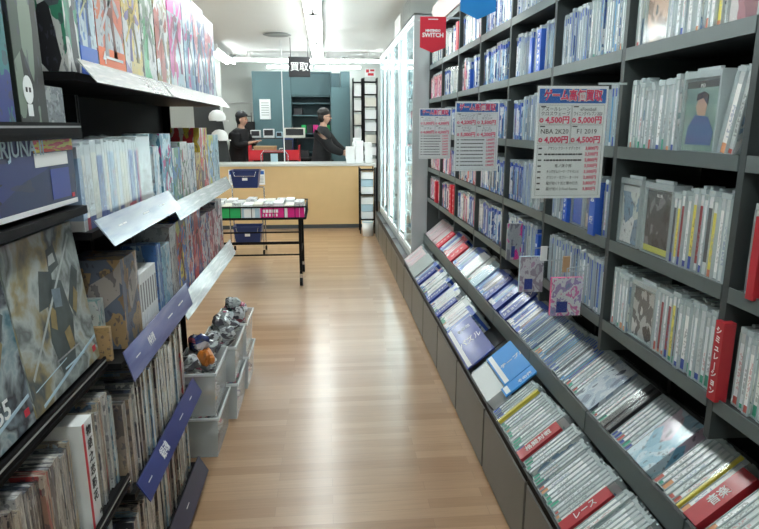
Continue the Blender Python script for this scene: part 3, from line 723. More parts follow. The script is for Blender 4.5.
# ------------------------------------------------------------------ left gondola
LX = -.62
PROT = {.855: .04, .445: .04, .085: .04, .515: .03}
def gondola(name, ya, yb, boards, label, deep=.34, top=2.2, front_rail=False):
    r = empty('gondola_shelving', (LX, ya, 0), label=label, cat='shelf unit', group='black gondola shelving on the left')
    L_ = yb - ya
    bx(-.36, -.345, .002, L_ - .002, 0, top).build('back_panel', M['back'], r)
    for y in (.002, L_ - .014): bx(-.345, -.30, y, y + .012, 0, top).build('upright', M['black'], r)
    bx(-.34, -.02 if ya < 2.4 else -.14, .004, L_ - .004, 0, .04).build('kick_base', M['blackm'], r)
    for z, mat, w, txt in boards:
        dx = PROT.get(z, 0); m = MB().box(-deep, dx, .004, L_ - .004, z - .02, z)
        s = m.build('shelf', M['black'], r)
        if mat == 'plain': continue
        if mat:
            # strip tilted outwards; w long
            wo, wd = w
            p = MB().prism([(dx + .004, z + .03), (dx + .004 + wo, z + .03 - wd), (dx + .006 + wo, z + .03 - wd), (dx + .008, z + .032)], .01, L_ - .008)
            q = p.build('label_strip', M[mat], s)
            if txt:
                
                nw = math.hypot(wo, wd); a_, b_ = wo / nw, wd / nw
                Mx = Matrix(((0, -a_, b_), (1, 0, 0), (0, b_, a_)))
                for (t, sz, fy) in txt:
                    o = text_mesh('lettering', t, sz, M['white'], s, (dx + .0075 + wo * .5, L_ * fy, z + .0315 - wd * .5), (0, 0, 0), bold=.0005)
                    o.rotation_euler = Mx.to_euler()
        else:
            MB().box(dx, dx + .006, .004, L_ - .004, z - .03, z + .008).box(dx + .006, dx + .009, .004, L_ - .004, z - .02, z - .016).build('front_rail', M['blackrail'], s)
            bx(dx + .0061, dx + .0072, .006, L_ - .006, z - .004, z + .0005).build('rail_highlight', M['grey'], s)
    return r
gondola('a', .40, 1.615, [(1.50, None, 0, None), (1.30, 'plain', 0, None), (.875, None, 0, None), (.515, None, 0, None), (.13, None, 0, None)], 'nearest black gondola bay holding large boxes and bagged books')
gondola('b', 1.62, 2.40, [(1.632, 'rail_top', (.045, .055), None), (1.225, 'rail_pale', (.048, .068), (('━ ━', .03, .2), ('━━', .03, .5), ('━ ━', .03, .75))), (.855, 'rail_blue', (.024, .088), (('特撮', .032, .3), ('━━', .02, .12), ('━━', .03, .6), ('━ ━', .03, .8))),
        (.445, 'rail_navy', (.036, .062), (('銀魂', .04, .32), ('━━', .018, .1), ('━━━', .018, .62), ('━━', .018, .82))), (.085, 'rail_slate', (.04, .07), (('━━', .02, .3), ('━━', .02, .6)))], 'second black gondola bay with blue label strips')
gondola('c', 2.405, 3.78, [(1.632, 'rail_top', (.045, .055), None), (1.17, 'rail_top', (.035, .065), None), (.775, 'rail_top', (.035, .085), None)], 'far black gondola bay with silvery label strips and blister toys')

# boxed goods on left
def toy(y, w, z, h, d, cols, label, x=-.015, name='toy_box', cat='toy box', scale=3, band=None, foot=None, win=None, txt=None, rz=0, lean=0, clear=True, seed=0, strip=None):
    r = empty(name, (LX + x + PROT.get(z, 0), y, z + .0008), (0, lean, rz), label=label, cat=cat)
    cols = [tuple(q * (.72 if z > 1.5 else .85) for q in c) for c in cols]; mt = art_mat(name + '_art', cols, scale, band, foot)  # art colours darkened, more on the top shelf to offset the near lamps
    bx(-d, 0, .001, w - .001, 0, h, [0, 0, 0, 0, 0, 0]).build('carton', mt, r, bevel=.0015)
    if strip:
        for (c, a, b) in strip: bx(0, .0006, .002, w - .002, h * a, h * b).build('printed_band', c, r)
    if w > .1 and h > .19 and name in ('toy_box', 'blister_toy'):
        a = MB(); cy = w * .5; cz = h * .54; sc2 = min(w, h * .6)
        def pl(pts, mi): a.prism([(cy + p * sc2, cz + q * sc2) for p, q in pts], .0003 + mi * .00015, .0006 + mi * .00015, mi, 'x')
        t1 = RNG.uniform(-.12, .12)
        pl([(-.14, -.1), (-.2, .22), (-.05 + t1, .3), (.16, .24), (.12, -.08)], 0)
        for sg in (-1, 1):
            e = RNG.uniform(-.1, .3); pl([(sg * .15, .22), (sg * .3, .14 + e * .4), (sg * .42, e), (sg * .34, e - .06), (sg * .2, .06)], 1)
            k_ = RNG.uniform(.12, .32); pl([(sg * .02, -.08), (sg * .14, -.06), (sg * k_, -.34), (sg * (k_ + .06), -.62), (sg * (k_ - .1), -.62), (sg * (k_ - .08), -.36)], 0 if sg > 0 else 1)
        pl([(-.07, .3), (-.09, .42), (0, .5), (.09, .42), (.07, .3)], 2); pl([(-.08, .05), (-.09, .18), (.08, .18), (.07, .05)], 2); pl([(-.42, -.3), (.40, .52), (.44, .48), (-.38, -.34)], 2)
        dk = tuple(q * .25 for q in cols[0]); c2 = cols[-1] if max(cols[-1]) > .2 else cols[1]
        a.build('printed_artwork', [P(name + '_ink_a', dk, .45, noise=.5, nscale=40), P(name + '_ink_b', tuple(q * .8 for q in cols[1]), .45, noise=.5, nscale=40), P(name + '_ink_c', c2, .45, noise=.3, nscale=40)], r)
    if win: bx(.0, .0012, w * .18, w * .82, h * win[0], h * win[1]).build('window', M['film'], r)
    if txt:
        for (t, s, zz, c) in txt: text_mesh('lettering', t, s, M[c], r, (.0016, w / 2, h * zz), (PI / 2, 0, PI / 2), bold=.0008, fit=w * .9)
    return r
Wt = (.78, .78, .78); K = (.02, .02, .025)
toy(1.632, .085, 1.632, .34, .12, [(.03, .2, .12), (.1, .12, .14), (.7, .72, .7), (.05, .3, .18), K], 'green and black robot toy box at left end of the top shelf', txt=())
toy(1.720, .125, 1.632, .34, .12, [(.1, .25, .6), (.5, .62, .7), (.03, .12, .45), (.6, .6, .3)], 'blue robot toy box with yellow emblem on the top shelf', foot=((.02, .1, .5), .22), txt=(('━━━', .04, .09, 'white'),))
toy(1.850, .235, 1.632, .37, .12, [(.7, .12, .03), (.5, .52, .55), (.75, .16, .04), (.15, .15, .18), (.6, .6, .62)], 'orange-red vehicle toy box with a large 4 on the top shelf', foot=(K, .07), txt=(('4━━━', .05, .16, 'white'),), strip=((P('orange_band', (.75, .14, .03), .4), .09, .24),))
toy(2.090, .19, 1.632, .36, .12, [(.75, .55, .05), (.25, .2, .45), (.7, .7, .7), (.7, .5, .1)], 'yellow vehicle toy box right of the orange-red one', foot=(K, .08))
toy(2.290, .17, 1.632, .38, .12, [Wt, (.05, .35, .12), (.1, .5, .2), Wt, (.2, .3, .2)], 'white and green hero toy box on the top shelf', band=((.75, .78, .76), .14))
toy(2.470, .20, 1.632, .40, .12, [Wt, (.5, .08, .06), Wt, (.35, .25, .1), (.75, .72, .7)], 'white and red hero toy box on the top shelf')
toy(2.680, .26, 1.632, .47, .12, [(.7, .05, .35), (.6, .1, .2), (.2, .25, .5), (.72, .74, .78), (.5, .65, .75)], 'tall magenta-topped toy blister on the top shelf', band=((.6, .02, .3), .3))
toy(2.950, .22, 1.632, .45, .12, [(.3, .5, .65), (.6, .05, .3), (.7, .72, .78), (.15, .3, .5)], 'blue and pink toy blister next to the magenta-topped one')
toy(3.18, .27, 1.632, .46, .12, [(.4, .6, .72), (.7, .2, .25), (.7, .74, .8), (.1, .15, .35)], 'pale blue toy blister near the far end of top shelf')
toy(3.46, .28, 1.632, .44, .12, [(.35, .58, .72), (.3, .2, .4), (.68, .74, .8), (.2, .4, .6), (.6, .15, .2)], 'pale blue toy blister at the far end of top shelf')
# near bay top: two tall dark boxes
toy(1.10, .235, 1.50, .36, .13, [(.03, .2, .22), (.05, .3, .3), (.02, .08, .2), (.03, .05, .25)], 'teal and blue box at the upper left picture edge', name='figure_box', cat='figure box')
r = toy(1.355, .13, 1.50, .40, .13, [(.05, .08, .06), (.12, .18, .13), (.02, .025, .02), (.2, .26, .2)], 'dark green box with white skull-like emblem at upper left', name='figure_box', cat='figure box', scale=1.6)
e = MB(); e.prism([(.045 + .022 * math.cos(a), .075 + .03 * math.sin(a)) for a in [2 * PI * i / 14 for i in range(14)]], .0003, .0012, 0, 'x'); e.box(.0003, .0012, .035, .057, .02, .045)
e.box(.0012, .0016, .033, .041, .07, .08, 1); e.box(.0012, .0016, .048, .056, .07, .08, 1); e.build('skull_emblem', [M['paper'], M['ink']], r)
bx(0, .001, .07, .12, .30, .36).build('price_sticker', M['paper'], r)
toy(1.49, .10, 1.50, .09, .12, [(.3, .33, .35), (.2, .22, .24), (.4, .42, .43)], 'small crumpled grey package beside the dark green box', name='grey_package', cat='package', x=-.02)
# near bay under the 1.5 shelf: large boxed kit, plus the two posters/large boxes on .875
r = toy(1.05, .54, 1.312, .165, .16, [(.01, .015, .04), (.02, .04, .12), (.015, .02, .03), (.03, .05, .2)], 'dark boxed kit lettered ARJUNA II under the near upper shelf', name='model_kit_box', cat='model kit box', scale=1.4,
        x=-.012, strip=((M['paper'], .0, .07),), txt=(('ARJUNA II', .05, .85, 'paleb'),))
bx(.0007, .0016, .33, .535, .13, .163).build('flame_title_band', art_mat('flame_title', [(.7, .05, .02), (.75, .6, .05)], 4, rand=False), r); bx(.0007, .0014, .33, .50, .098, .128).build('price_sticker', M['paper'], r)
bx(.0007, .0014, .40, .50, .02, .09).build('blue_panel', M['blued'], r); bx(.0007, .0016, .505, .52, .016, .026).build('red_logo', M['redp'], r)
cvp = art_mat('hero_cover', [(.05, .06, .06), (.34, .40, .39), (.12, .14, .13), (.42, .47, .46), (.3, .25, .12), (.06, .08, .09), (.3, .36, .36)], 2.6, detail=5, rand=False, contrast=False)
cvp2 = art_mat('mech_cover', [(.03, .04, .06), (.2, .26, .3), (.015, .02, .03), (.35, .42, .44), (.05, .16, .2), (.02, .03, .04)], 3.4, detail=5, rand=False, contrast=False)
def bigbox(y0, y1, h, mat, label, txt, rz):
    r = empty('model_kit_box', (LX - .005, y0, .8885), (0, -.10, rz), label=label, cat='model kit box'); w = y1 - y0
    bx(-.08, 0, 0, w, 0, h).build('carton', mat, r, bevel=.002)
    for (t, s, yy, zz, c) in txt: text_mesh('lettering', t, s, M[c], r, (.0012, yy, zz), (PI / 2, 0, PI / 2), bold=.0008)
    q = MB().prism([(w * .1, h * .02), (w * .98, h * .16), (w * .98, h * .18), (w * .1, h * .04)], .0002, .0012, 0, 'x')
    q.prism([(w * .05, h * .14), (w * .5, h * .18), (w * .5, h * .185), (w * .05, h * .145)], .0002, .0012, 0, 'x')
    q.build('printed_stripe', M['paleb'], r)
    a = MB(); X = (.0003, .0009)
    for mi, pl in ((0, [(.42, .10), (.36, .34), (.44, .62), (.52, .70), (.66, .66), (.72, .40), (.62, .12)]), (0, [(.30, .55), (.40, .78), (.56, .74), (.5, .55)]), (0, [(.52, .72), (.55, .88), (.66, .90), (.68, .76)]), (0, [(.70, .5), (.86, .72), (.93, .66), (.76, .38)]),
                   (1, [(.40, .42), (.44, .56), (.50, .5), (.47, .38)]), (1, [(.58, .20), (.55, .34), (.64, .36), (.66, .22)]), (1, [(.74, .44), (.82, .58), (.86, .52), (.78, .40)]), (2, [(.05, .22), (.9, .93), (.91, .91), (.06, .20)]),
                   (2, [(.54, .78), (.56, .84), (.63, .85), (.64, .79)]), (3, [(.50, .52), (.50, .64), (.62, .62), (.60, .50)])):
        a.prism([(p[0] * w, p[1] * h) for p in pl], .0003 + mi * .0002, .0006 + mi * .0002, mi, 'x')
    a.build('printed_artwork', [M['art_dark'], M['art_ochre'], M['art_pale'], M['art_steel']], r)
    bx(0, .0012, w * .9, w * .95, h * .07, h * .11).build('logo_patch', M['redp'], r)
bigbox(1.235, 1.60, .375, cvp, 'large grey-green model kit box facing out in the near bay', (('━━━ ━━━━', .018, .2, .075, 'grey'), ('━━━━━', .022, .22, .045, 'paleb')), 0)
bigbox(.86, 1.23, .37, cvp2, 'large dark blue-grey model kit box numbered 255 at left edge', (('255', .055, .25, .07, 'paper'),), 0)
# bay 2, z 1.225: tall DVD boxes
sp_dvd = spine_mat('spine_dvd', [(.75, .76, .78), (.08, .15, .45), (.5, .04, .18), (.7, .74, .78), (.78, .76, .7), (.3, .42, .6), (.8, .8, .78)], (.6, .64, .68), [(.7, .72, .75), (.1, .15, .4), (.5, .05, .1)], inkd)
y = 1.632; i = 0; DV = []
while y < 2.13:
    t = RNG.choice((.02, .026, .034, .042)); DV.append((y, t, 1.225, RNG.uniform(.235, .25))); y += t + .001
y = 2.135
DV.append((2.14, .15, 1.225, .25))
for i, (y, t, z, h) in enumerate(DV):
    r = empty('disc_box_set', (LX - .02, y, z + .0006), label='%s boxed disc set with pale spine, %s from left on the pale-blue-strip shelf' % ('bagged wide' if t > .1 else ('thick' if t > .03 else 'slim'), ORD[i]), cat='disc box set', group='disc box sets above the pale blue strip')
    bx(-.17, 0, .0005, t, 0, h - .012, [0, 0, 0, 0, 0, 0]).build('slipcase', sp_dvd, r, bevel=.001)
    bx(.0015, .0025, 0, t + .0005, 0, h).build('clear_wrap', M['bag'], r)
toy(2.31, .08, 1.225, .20, .1, [(.4, .6, .7), (.7, .75, .78), (.3, .5, .65)], 'narrow pale blue carton at right end of the pale-blue-strip shelf', name='carton_pack', cat='package')
# bay3 z 1.17: blister toys
bt = [([(.3, .55, .68), (.6, .05, .25), (.5, .7, .78), (.1, .3, .45)], .16, .30, 'pale blue blister toy with pink patch'), ([(.5, .56, .58), (.1, .3, .2), (.1, .25, .5)], .14, .24, 'grey and green blister toy'),
      ([(.6, .64, .64), (.2, .35, .22), (.4, .1, .1), (.65, .66, .66)], .14, .26, 'white and green blister toy'), ([(.5, .6, .65), (.7, .72, .74), (.2, .3, .4)], .15, .25, 'silvery blister toy'),
      ([(.5, .25, .08), (.25, .1, .06), (.6, .45, .1)], .12, .2, 'brown and orange toy'), ([(.65, .04, .06), (.7, .65, .6), (.1, .05, .05), (.6, .45, .05)], .2, .32, 'red boxed toy with white patch'),
      ([(.6, .6, .1), (.2, .4, .65), (.6, .7, .75)], .16, .28, 'yellow and blue toy'), ([(.5, .68, .78), (.3, .5, .6)], .16, .28, 'sky-blue toy pack')]
y = 2.42
for i, (c, w, h, n) in enumerate(bt):
    toy(y, w, 1.17, h, .14, c, n + ', %s along the middle silvery-strip shelf' % ORD[i], name='blister_toy', cat='toy', scale=3.5); y += w + .006
bt = [([(.7, .3, .05), (.05, .15, .5), (.7, .6, .1), (.1, .1, .12), (.6, .1, .05)], .22, .33, 'yellow, orange and blue toy box'), ([(.05, .2, .55), (.6, .6, .65), (.6, .1, .1)], .12, .33, 'deep blue toy box'),
      ([(.6, .05, .07), (.7, .3, .3), (.05, .1, .3), (.5, .03, .05)], .2, .33, 'tall red toy box'), ([(.6, .08, .12), (.6, .6, .65), (.1, .1, .3)], .2, .28, 'red and navy toy box'),
      ([(.55, .06, .1), (.7, .6, .62), (.3, .05, .1)], .2, .27, 'crimson and white toy box'), ([(.6, .1, .15), (.7, .7, .72), (.1, .1, .15)], .2, .3, 'pink-red toy box with white top')]
y = 2.50
toy(2.42, .07, .775, .24, .1, [(.35, .08, .3), (.2, .1, .2), (.5, .45, .5)], 'slim purple toy pack at left end of the lower silvery strip', name='blister_toy', cat='toy')
for i, (c, w, h, n) in enumerate(bt):
    toy(y, w, .775, h, .15, c, n + ', %s along the lower silvery-strip shelf' % ORD[i], scale=4); y += w + .008
# bay 2 z .82
toy(1.66, .045, .855, .17, .1, [(.6, .66, .64), (.3, .5, .48), (.7, .72, .7)], 'small teal and white carton behind the bagged picture set', name='carton_pack', cat='package', x=-.06)
toy(1.64, .02, .855, .10, .1, [(.5, .33, .15), (.55, .36, .18)], 'small brown cardboard carton low at left on the blue-strip shelf', name='carton_pack', cat='package', x=-.03)
toy(1.735, .15, .855, .27, .15, [(.2, .16, .14), (.5, .45, .42), (.3, .2, .12), (.15, .18, .25), (.45, .3, .15)], 'bagged brown and grey picture box set on the blue-strip shelf', name='picture_box_set', cat='disc box set', scale=2.2, win=(.02, .98))
for i in range(7):
    y = 1.90 + i * .027
    r = empty('white_slim_case', (LX + .022, y, .8556), label='slim white boxed case, %s of the white run on the blue-strip shelf' % ORD[i], cat='case', group='slim white cases on the blue-strip shelf')
    bx(-.13, 0, 0, .024, 0, .185).build('slipcase', M['paper'], r, bevel=.001); bx(0, .0007, .006, .018, .06, .15).build('spine_print', M['grey'], r)
toy(2.10, .06, .855, .24, .12, [(.1, .25, .55), (.4, .55, .7), (.05, .15, .4)], 'blue case set right of the slim white cases', name='case_set', cat='disc box set')
toy(2.165, .12, .855, .22, .12, [(.25, .5, .65), (.5, .62, .68), (.15, .35, .5)], 'cyan case set in the middle right of the blue-strip shelf', name='case_set', cat='disc box set')
toy(2.29, .10, .855, .27, .14, [(.4, .42, .43), (.6, .62, .62), (.25, .22, .22)], 'tall clear-wrapped case set at right end of the blue-strip shelf', name='case_set', cat='disc box set', win=(.02, .98))

# bagged comics
bk_sets = [[(.38, .3, .22), (.5, .45, .37), (.12, .1, .09), (.3, .24, .2)], [(.08, .1, .16), (.3, .33, .36), (.5, .5, .48), (.03, .04, .06)], [(.6, .6, .6), (.42, .42, .42), (.7, .68, .64), (.2, .2, .22)],
           [(.25, .4, .52), (.5, .58, .62), (.45, .38, .28), (.12, .2, .3)], [(.35, .2, .15), (.06, .04, .04), (.5, .42, .35), (.4, .05, .05)], [(.03, .03, .03), (.12, .1, .1), (.3, .26, .23), (.02, .02, .03)]]
bk_n = ['tan', 'dark navy', 'grey-white', 'pale blue', 'brown-red', 'charcoal']
bk_m = [art_mat('booklet_art_' + str(i), c, 4, rough=.3, coat=.8) for i, c in enumerate(bk_sets)]
BM = {}
def bagged(y, t, z, h, kind, label, group, x=0, lean=0):
    x += PROT.get(z, 0)
    key = (round(t, 3), round(h, 2), kind)
    if key not in BM:
        t_, h_ = key[0], key[1]
        a = bx(-.185, 0, .0008, t_ - .0008, 0, h_).mesh('bagged_booklet', [bk_m[kind], M['paper']])
        b = MB().box(.001, .0018, 0, t_ - .0002, 0, h_ + .012).box(-.186, .001, .0002, .0006, h_, h_ + .012).mesh('clear_bag', [M['bag']])
        BM[key] = (a, b)
    o = link(D.objects.new('bagged_booklet', BM[key][0])); o.location = (LX - .012 + x, y, z + .0006); o.rotation_euler = (lean, 0, 0)
    tag(o, label, 'booklet', group); c = link(D.objects.new('clear_bag', BM[key][1])); c.parent = o
def fill_booklets(y0, y1, z, hb, where, group, wts=(5, 3, 4, 3, 2, 4)):
    y = y0; i = 0; L_ = []
    while y < y1 - .03:
        t = RNG.choice((.016, .02, .024, .03)); L_.append((y, t)); y += t + .0006
    for i, (y, t) in enumerate(L_):
        kd = RNG.choices(range(6), wts)[0]
        bagged(y, t, z, hb + RNG.choice((-.01, 0, 0, .01)), kd, '%s bagged booklet, %s from left %s' % (bk_n[kd], ORD[i], where), group, x=RNG.uniform(-.012, .0))
fill_booklets(.86, 1.36, .515, .27, 'on the nearest bay lower shelf', 'bagged booklets on the nearest lower shelf', (2, 5, 3, 2, 4, 4))
r = empty('white_picture_book', (LX + .024, 1.368, .5157), label='thick white boxed book with black lettering and red edge on near lower shelf', cat='book')
bx(-.18, 0, 0, .062, 0, .285).build('cover', M['paper'], r, bevel=.001)
for i in range(6): text_mesh('lettering', '物語之恋影花'[i], .03, M['ink'], r, (.0008, .036, .255 - i * .036), (PI / 2, 0, PI / 2))
bx(.0, .0008, .001, .012, .0, .285).build('red_edge', M['redp'], r); text_mesh('small_lettering', '12', .015, M['ink'], r, (.0008, .052, .02), (PI / 2, 0, PI / 2))
fill_booklets(1.436, 1.605, .515, .27, 'after the thick white book', 'bagged booklets beside the thick white book', (5, 1, 3, 4, 2, 2))
fill_booklets(1.63, 2.38, .445, .28, 'above the navy strip', 'bagged booklets above the navy strip', (5, 1, 4, 4, 2, 3))
fill_booklets(1.63, 2.37, .085, .26, 'above the slate strip', 'bagged booklets above the slate strip', (6, 1, 4, 2, 2, 3))
fill_booklets(.86, 1.60, .13, .27, 'on the nearest bottom shelf', 'bagged booklets on the nearest bottom shelf', (5, 3, 3, 2, 2, 4))

# ------------------------------------------------------------------ plastic bins with bagged toys
def bin_box(x, y, z, w, d, h, label, wing=True):
    r = empty('plastic_bin', (x, y, z), label=label, cat='bin', group='milky plastic bins on the floor at the left shelf')
    t = .004; m = MB()
    a, b = .012, .0
    m.box(a, w - a, a, d - a, 0, t)
    def wall(p0, p1, q0, q1):   # bottom edge p0-p1, top edge q0-q1
        m._add([p0 + (t,), p1 + (t,), q1 + (h,), q0 + (h,)], [(0, 1, 2, 3)], [[(0, 0), (1, 0), (1, 1), (0, 1)]], 0)
    wall((a, a), (w - a, a), (0, 0), (w, 0)); wall((w - a, a), (w - a, d - a), (w, 0), (w, d)); wall((w - a, d - a), (a, d - a), (w, d), (0, d)); wall((a, d - a), (a, a), (0, d), (0, 0))
    o = m.build('tub', M['bin'], r); s = o.modifiers.new('solid', 'SOLIDIFY'); s.thickness = .003
    n = MB(); e = .008
    n.box(-e, w + e, -e, 0, h - .014, h); n.box(-e, w + e, d, d + e, h - .014, h); n.box(-e, 0, 0, d, h - .014, h); n.box(w, w + e, 0, d, h - .014, h)
    n.build('rim', M['binrim'], r, bevel=.002)
    return r
art_b = [art_mat('bagged_toy_a', [(.5, .55, .58), (.1, .13, .3), (.65, .68, .7), (.2, .2, .22), (.55, .3, .08)], 3, rough=.25, coat=1), art_mat('bagged_toy_b', [(.06, .12, .12), (.5, .1, .2), (.55, .6, .6), (.6, .62, .64)], 3, rough=.25, coat=1),
         art_mat('bagged_toy_c', [(.45, .5, .5), (.6, .64, .66), (.12, .12, .14)], 3.4, rough=.25, coat=1), P('orange_toy', (.65, .2, .02), .4, coat=.5), art_mat('bagged_toy_d', [(.02, .03, .12), (.5, .5, .55), (.03, .05, .2), (.4, .1, .15)], 3, rough=.25, coat=1)]
def lump(x, y, z, sx, sy, sz, mat, label, rz):
    m = MB(); n = 14; R = random.Random(int(x * 1e4 + y * 1e5 + z * 77))
    ph = [R.uniform(0, 6) for _ in range(4)]
    k = 8; vs = []
    prof = []
    for i in range(k + 1):
        t = PI * i / k; prof.append((max(.001, math.sin(t) ** .6), -math.cos(t)))
    for i, (rr, zz) in enumerate(prof):
        for j in range(n):
            a = 2 * PI * j / n; q = rr * (1 + .13 * math.sin(3 * a + ph[0] + zz * 2) + .1 * math.sin(5 * a + ph[1] - zz * 3))
            vs.append((sx * q * math.cos(a), sy * q * math.sin(a), sz * (zz + .1 * math.sin(4 * a + ph[2])) * (.8 if rr < .5 else 1)))
    fs = [(i * n + j, i * n + (j + 1) % n, (i + 1) * n + (j + 1) % n, (i + 1) * n + j) for i in range(k) for j in range(n)]
    uv = [[(j / n, i / k), ((j + 1) / n, i / k), ((j + 1) / n, (i + 1) / k), (j / n, (i + 1) / k)] for i in range(k) for j in range(n)]
    m._add(vs, fs, uv, 0, False)
    m.build('bagged_toy', mat, None, (x, y, z), (R.uniform(-.3, .3), R.uniform(-.3, .3), rz), label=label, cat='toy', group='bagged loose toys in the plastic bins')
BINS = [(-.700, 2.56, .002, .185, .33, .205, 'lower front bin, nearest the camera on the floor'), (-.705, 2.56, .209, .19, .33, .215, 'upper front bin stacked over the nearest one'),
        (-.665, 2.93, .002, .185, .33, .205, 'lower rear bin behind the front stack'), (-.665, 2.93, .209, .185, .33, .20, 'upper rear bin behind the front stack'),
        (-.655, 3.30, .002, .185, .30, .205, 'farthest lower bin against the left shelf'), (-.655, 3.30, .209, .185, .30, .20, 'farthest upper bin against the left shelf')]
PW = ['at the front', 'at the left', 'in the middle', 'at the back', 'on top', 'at the right', 'low down']
for bi, (x, y, z, w, d, h, lb) in enumerate(BINS):
    bin_box(x, y, z, w, d, h, 'milky clear plastic bin, ' + lb)
    short = lb.split(' bin')[0]
    upper = z > .1
    pts = [(.3, .2, .35), (.7, .2, .35), (.3, .55, .35), (.7, .55, .35), (.5, .82, .4), (.4, .35, .75), (.6, .7, .78)]
    if upper: pts += [(.35, .2, 1.12), (.7, .35, 1.15), (.4, .62, 1.15), (.68, .8, 1.1), (.5, .45, 1.42)]
    for q, (a, b, c) in enumerate(pts):
        mt = art_b[RNG.randint(0, 4) if not (upper and q == 8) else 3]
        if mt is art_b[3] and not (upper and q == 8 and bi == 1): mt = art_b[2]
        lump(x + w * a, y + d * b, z + h * c, w * RNG.uniform(.17, .2), d * RNG.uniform(.13, .16), h * RNG.uniform(.16, .2), mt,
             'crinkled bagged toy, %s in the %s bin, %s' % (ORD[q], short, 'heaped' if c > 1 else 'inside'), RNG.uniform(0, 3))
# dark column with white domes beyond gondola
r = empty('dark_display_stand', (-2.02, 9.75, 0), label='dark slanted display stand at the left behind the counter', cat='display stand')
MB().prism([(0, 0), (.52, 0), (.52, .95), (.34, 2.12), (.0, 2.12)], 0, .06).build('panel', M['shelfd'], r); bx(-.02, .54, -.05, .1, 0, .03).build('foot', M['black'], r)
for i, z in enumerate((1.63, 1.34)):
    r = empty('white_hat', (-1.64 + .02 * i, 9.58, z), label=('upper', 'lower')[i] + ' white rounded hat hanging on the dark stand behind the counter', cat='hat')
    MB().lathe([(.001, .11), (.06, .10), (.11, .06), (.13, 0), (.12, -.05)], n=20).build('crown', M['white'], r)
    bx(.0, .17, -.09, -.02, -.06, -.045).build('brim', M['white'], r); MB().tube((0, .166, .0), (0, .05, 0), .008).build('hook', M['black'], r)

# ------------------------------------------------------------------ bargain table
TX0, TX1, TY0, TY1 = -1.30, -.20, 5.62, 6.22
r = empty('wheeled_bargain_table', ((TX0 + TX1) / 2, (TY0 + TY1) / 2, 0), label='black wire bargain table on casters in front of the counter', cat='table')
hw, hd = (TX1 - TX0) / 2, (TY1 - TY0) / 2
f = MB()
for z in (.66, .765):
    for yy in (-hd, hd): f.tube((-hw, yy, z), (hw, yy, z), .007)
    for xx in (-hw, hw): f.tube((xx, -hd, z), (xx, hd, z), .007)
for i in range(12):
    xx = -hw + i * 2 * hw / 11
    for yy in (-hd, hd): f.tube((xx, yy, .66), (xx, yy, .765), .003, 6)
for xx in (-hw, hw):
    for i in range(1, 6): f.tube((xx, -hd + i * .1, .66), (xx, -hd + i * .1, .765), .003, 6)
f.build('basket_rim', M['black'], r)
bx(-hw, hw, -hd, hd, .645, .655).build('basket_floor', M['black'], r)
for xx in (-hw + .05, hw - .06):
    for yy in (-hd + .02, hd - .02):
        e = xx + (.05 if xx > 0 else -.02)
        bx(xx - .013, xx + .013, yy - .013, yy + .013, .12, .645).build('leg', M['black'], r)
        c = empty('caster', (0, 0, 0)); c.parent = r
        MB().box(xx - .016, xx + .016, yy - .012, yy + .012, .07, .12).build('fork', M['chrome'], c)
        MB().tube((xx - .014, yy, .042), (xx + .014, yy, .042), .041, 16).build('wheel', M['black'], c)
s = MB()
for yy in (-hd + .02, hd - .02):
    for z in (.30, .42): s.box(-hw + .064, hw - .074, yy - .007, yy + .007, z, z + .014)
for xx in (-hw + .05, hw - .06): s.box(xx - .006, xx + .006, -hd + .034, hd - .034, .30, .314)
s.build('stretcher', M['black'], r)
# contents
for i, (a, b, m, lb) in enumerate(((TX0 + .02, -.80, 'green', 'green banner strip with white marks along the bargain table front'), (-.79, -.63, 'paleb', 'pale grey card between the green and pink strips on the table front'), (-.62, TX1 - .015, 'magenta', 'magenta banner strip with white marks along the bargain table front'))):
    q = empty('banner_strip', (a, TY0 + .009, .657), label=lb, cat='banner')
    bx(0, b - a, 0, .004, 0, .10).build('strip', M[m], q)
    g = MB()
    if m == 'magenta':
        for j in range(5): g.box(.02 + .03 * j, .044 + .03 * j, -.0015, 0, .055, .085); g.box(.015 + .032 * j, .03 + .032 * j, -.0015, 0, .02, .045)
        g.box(.22, .25, -.0015, 0, .005, .095); g.box(.36, .363, -.0015, 0, .005, .095)
    elif m == 'green':
        g.prism([(.06, .03), (.09, .03), (.09, .04), (.15, .04), (.15, .03), (.18, .03), (.18, .075), (.15, .075), (.15, .06), (.09, .06), (.09, .075), (.06, .075)], -.0015, 0)
    else: g.box(.02, .12, -.0015, 0, .01, .09)
    g.build('white_marks', M['paper'], q)
sp_bg = [M['paper'], M['cream'], art_mat('bargain_cover', [(.6, .62, .62), (.75, .76, .75), (.4, .42, .45)], 3)]
for i in range(22):
    col, row = i % 11, i // 11
    x = TX0 + .03 + col * .096; y = TY0 + .05 + row * .27
    n = 5 if (i * 7) % 3 else 4
    for j in range(2):
        h = .088 + (.008 * ((i * 5 + j) % 3)) if j == 0 else .030 + .012 * ((i + j) % 2)
        zz = .656 if j == 0 else z2
        rz = 0 if j == 0 else RNG.uniform(-.06, .06)
        bx(-.042, .042, 0, .22, 0, h).build('paperback_book', sp_bg[(i + j) % 3], None, (x + .045, y, zz), (0, 0, rz), bevel=.001,
            label='pale paperback, %s layer, %s from left, %s row of bargain table' % (('bottom', 'top')[j], ORD[col], ('front', 'back')[row]), cat='book', group='pale paperbacks on the bargain table')
        z2 = zz + h + .0008

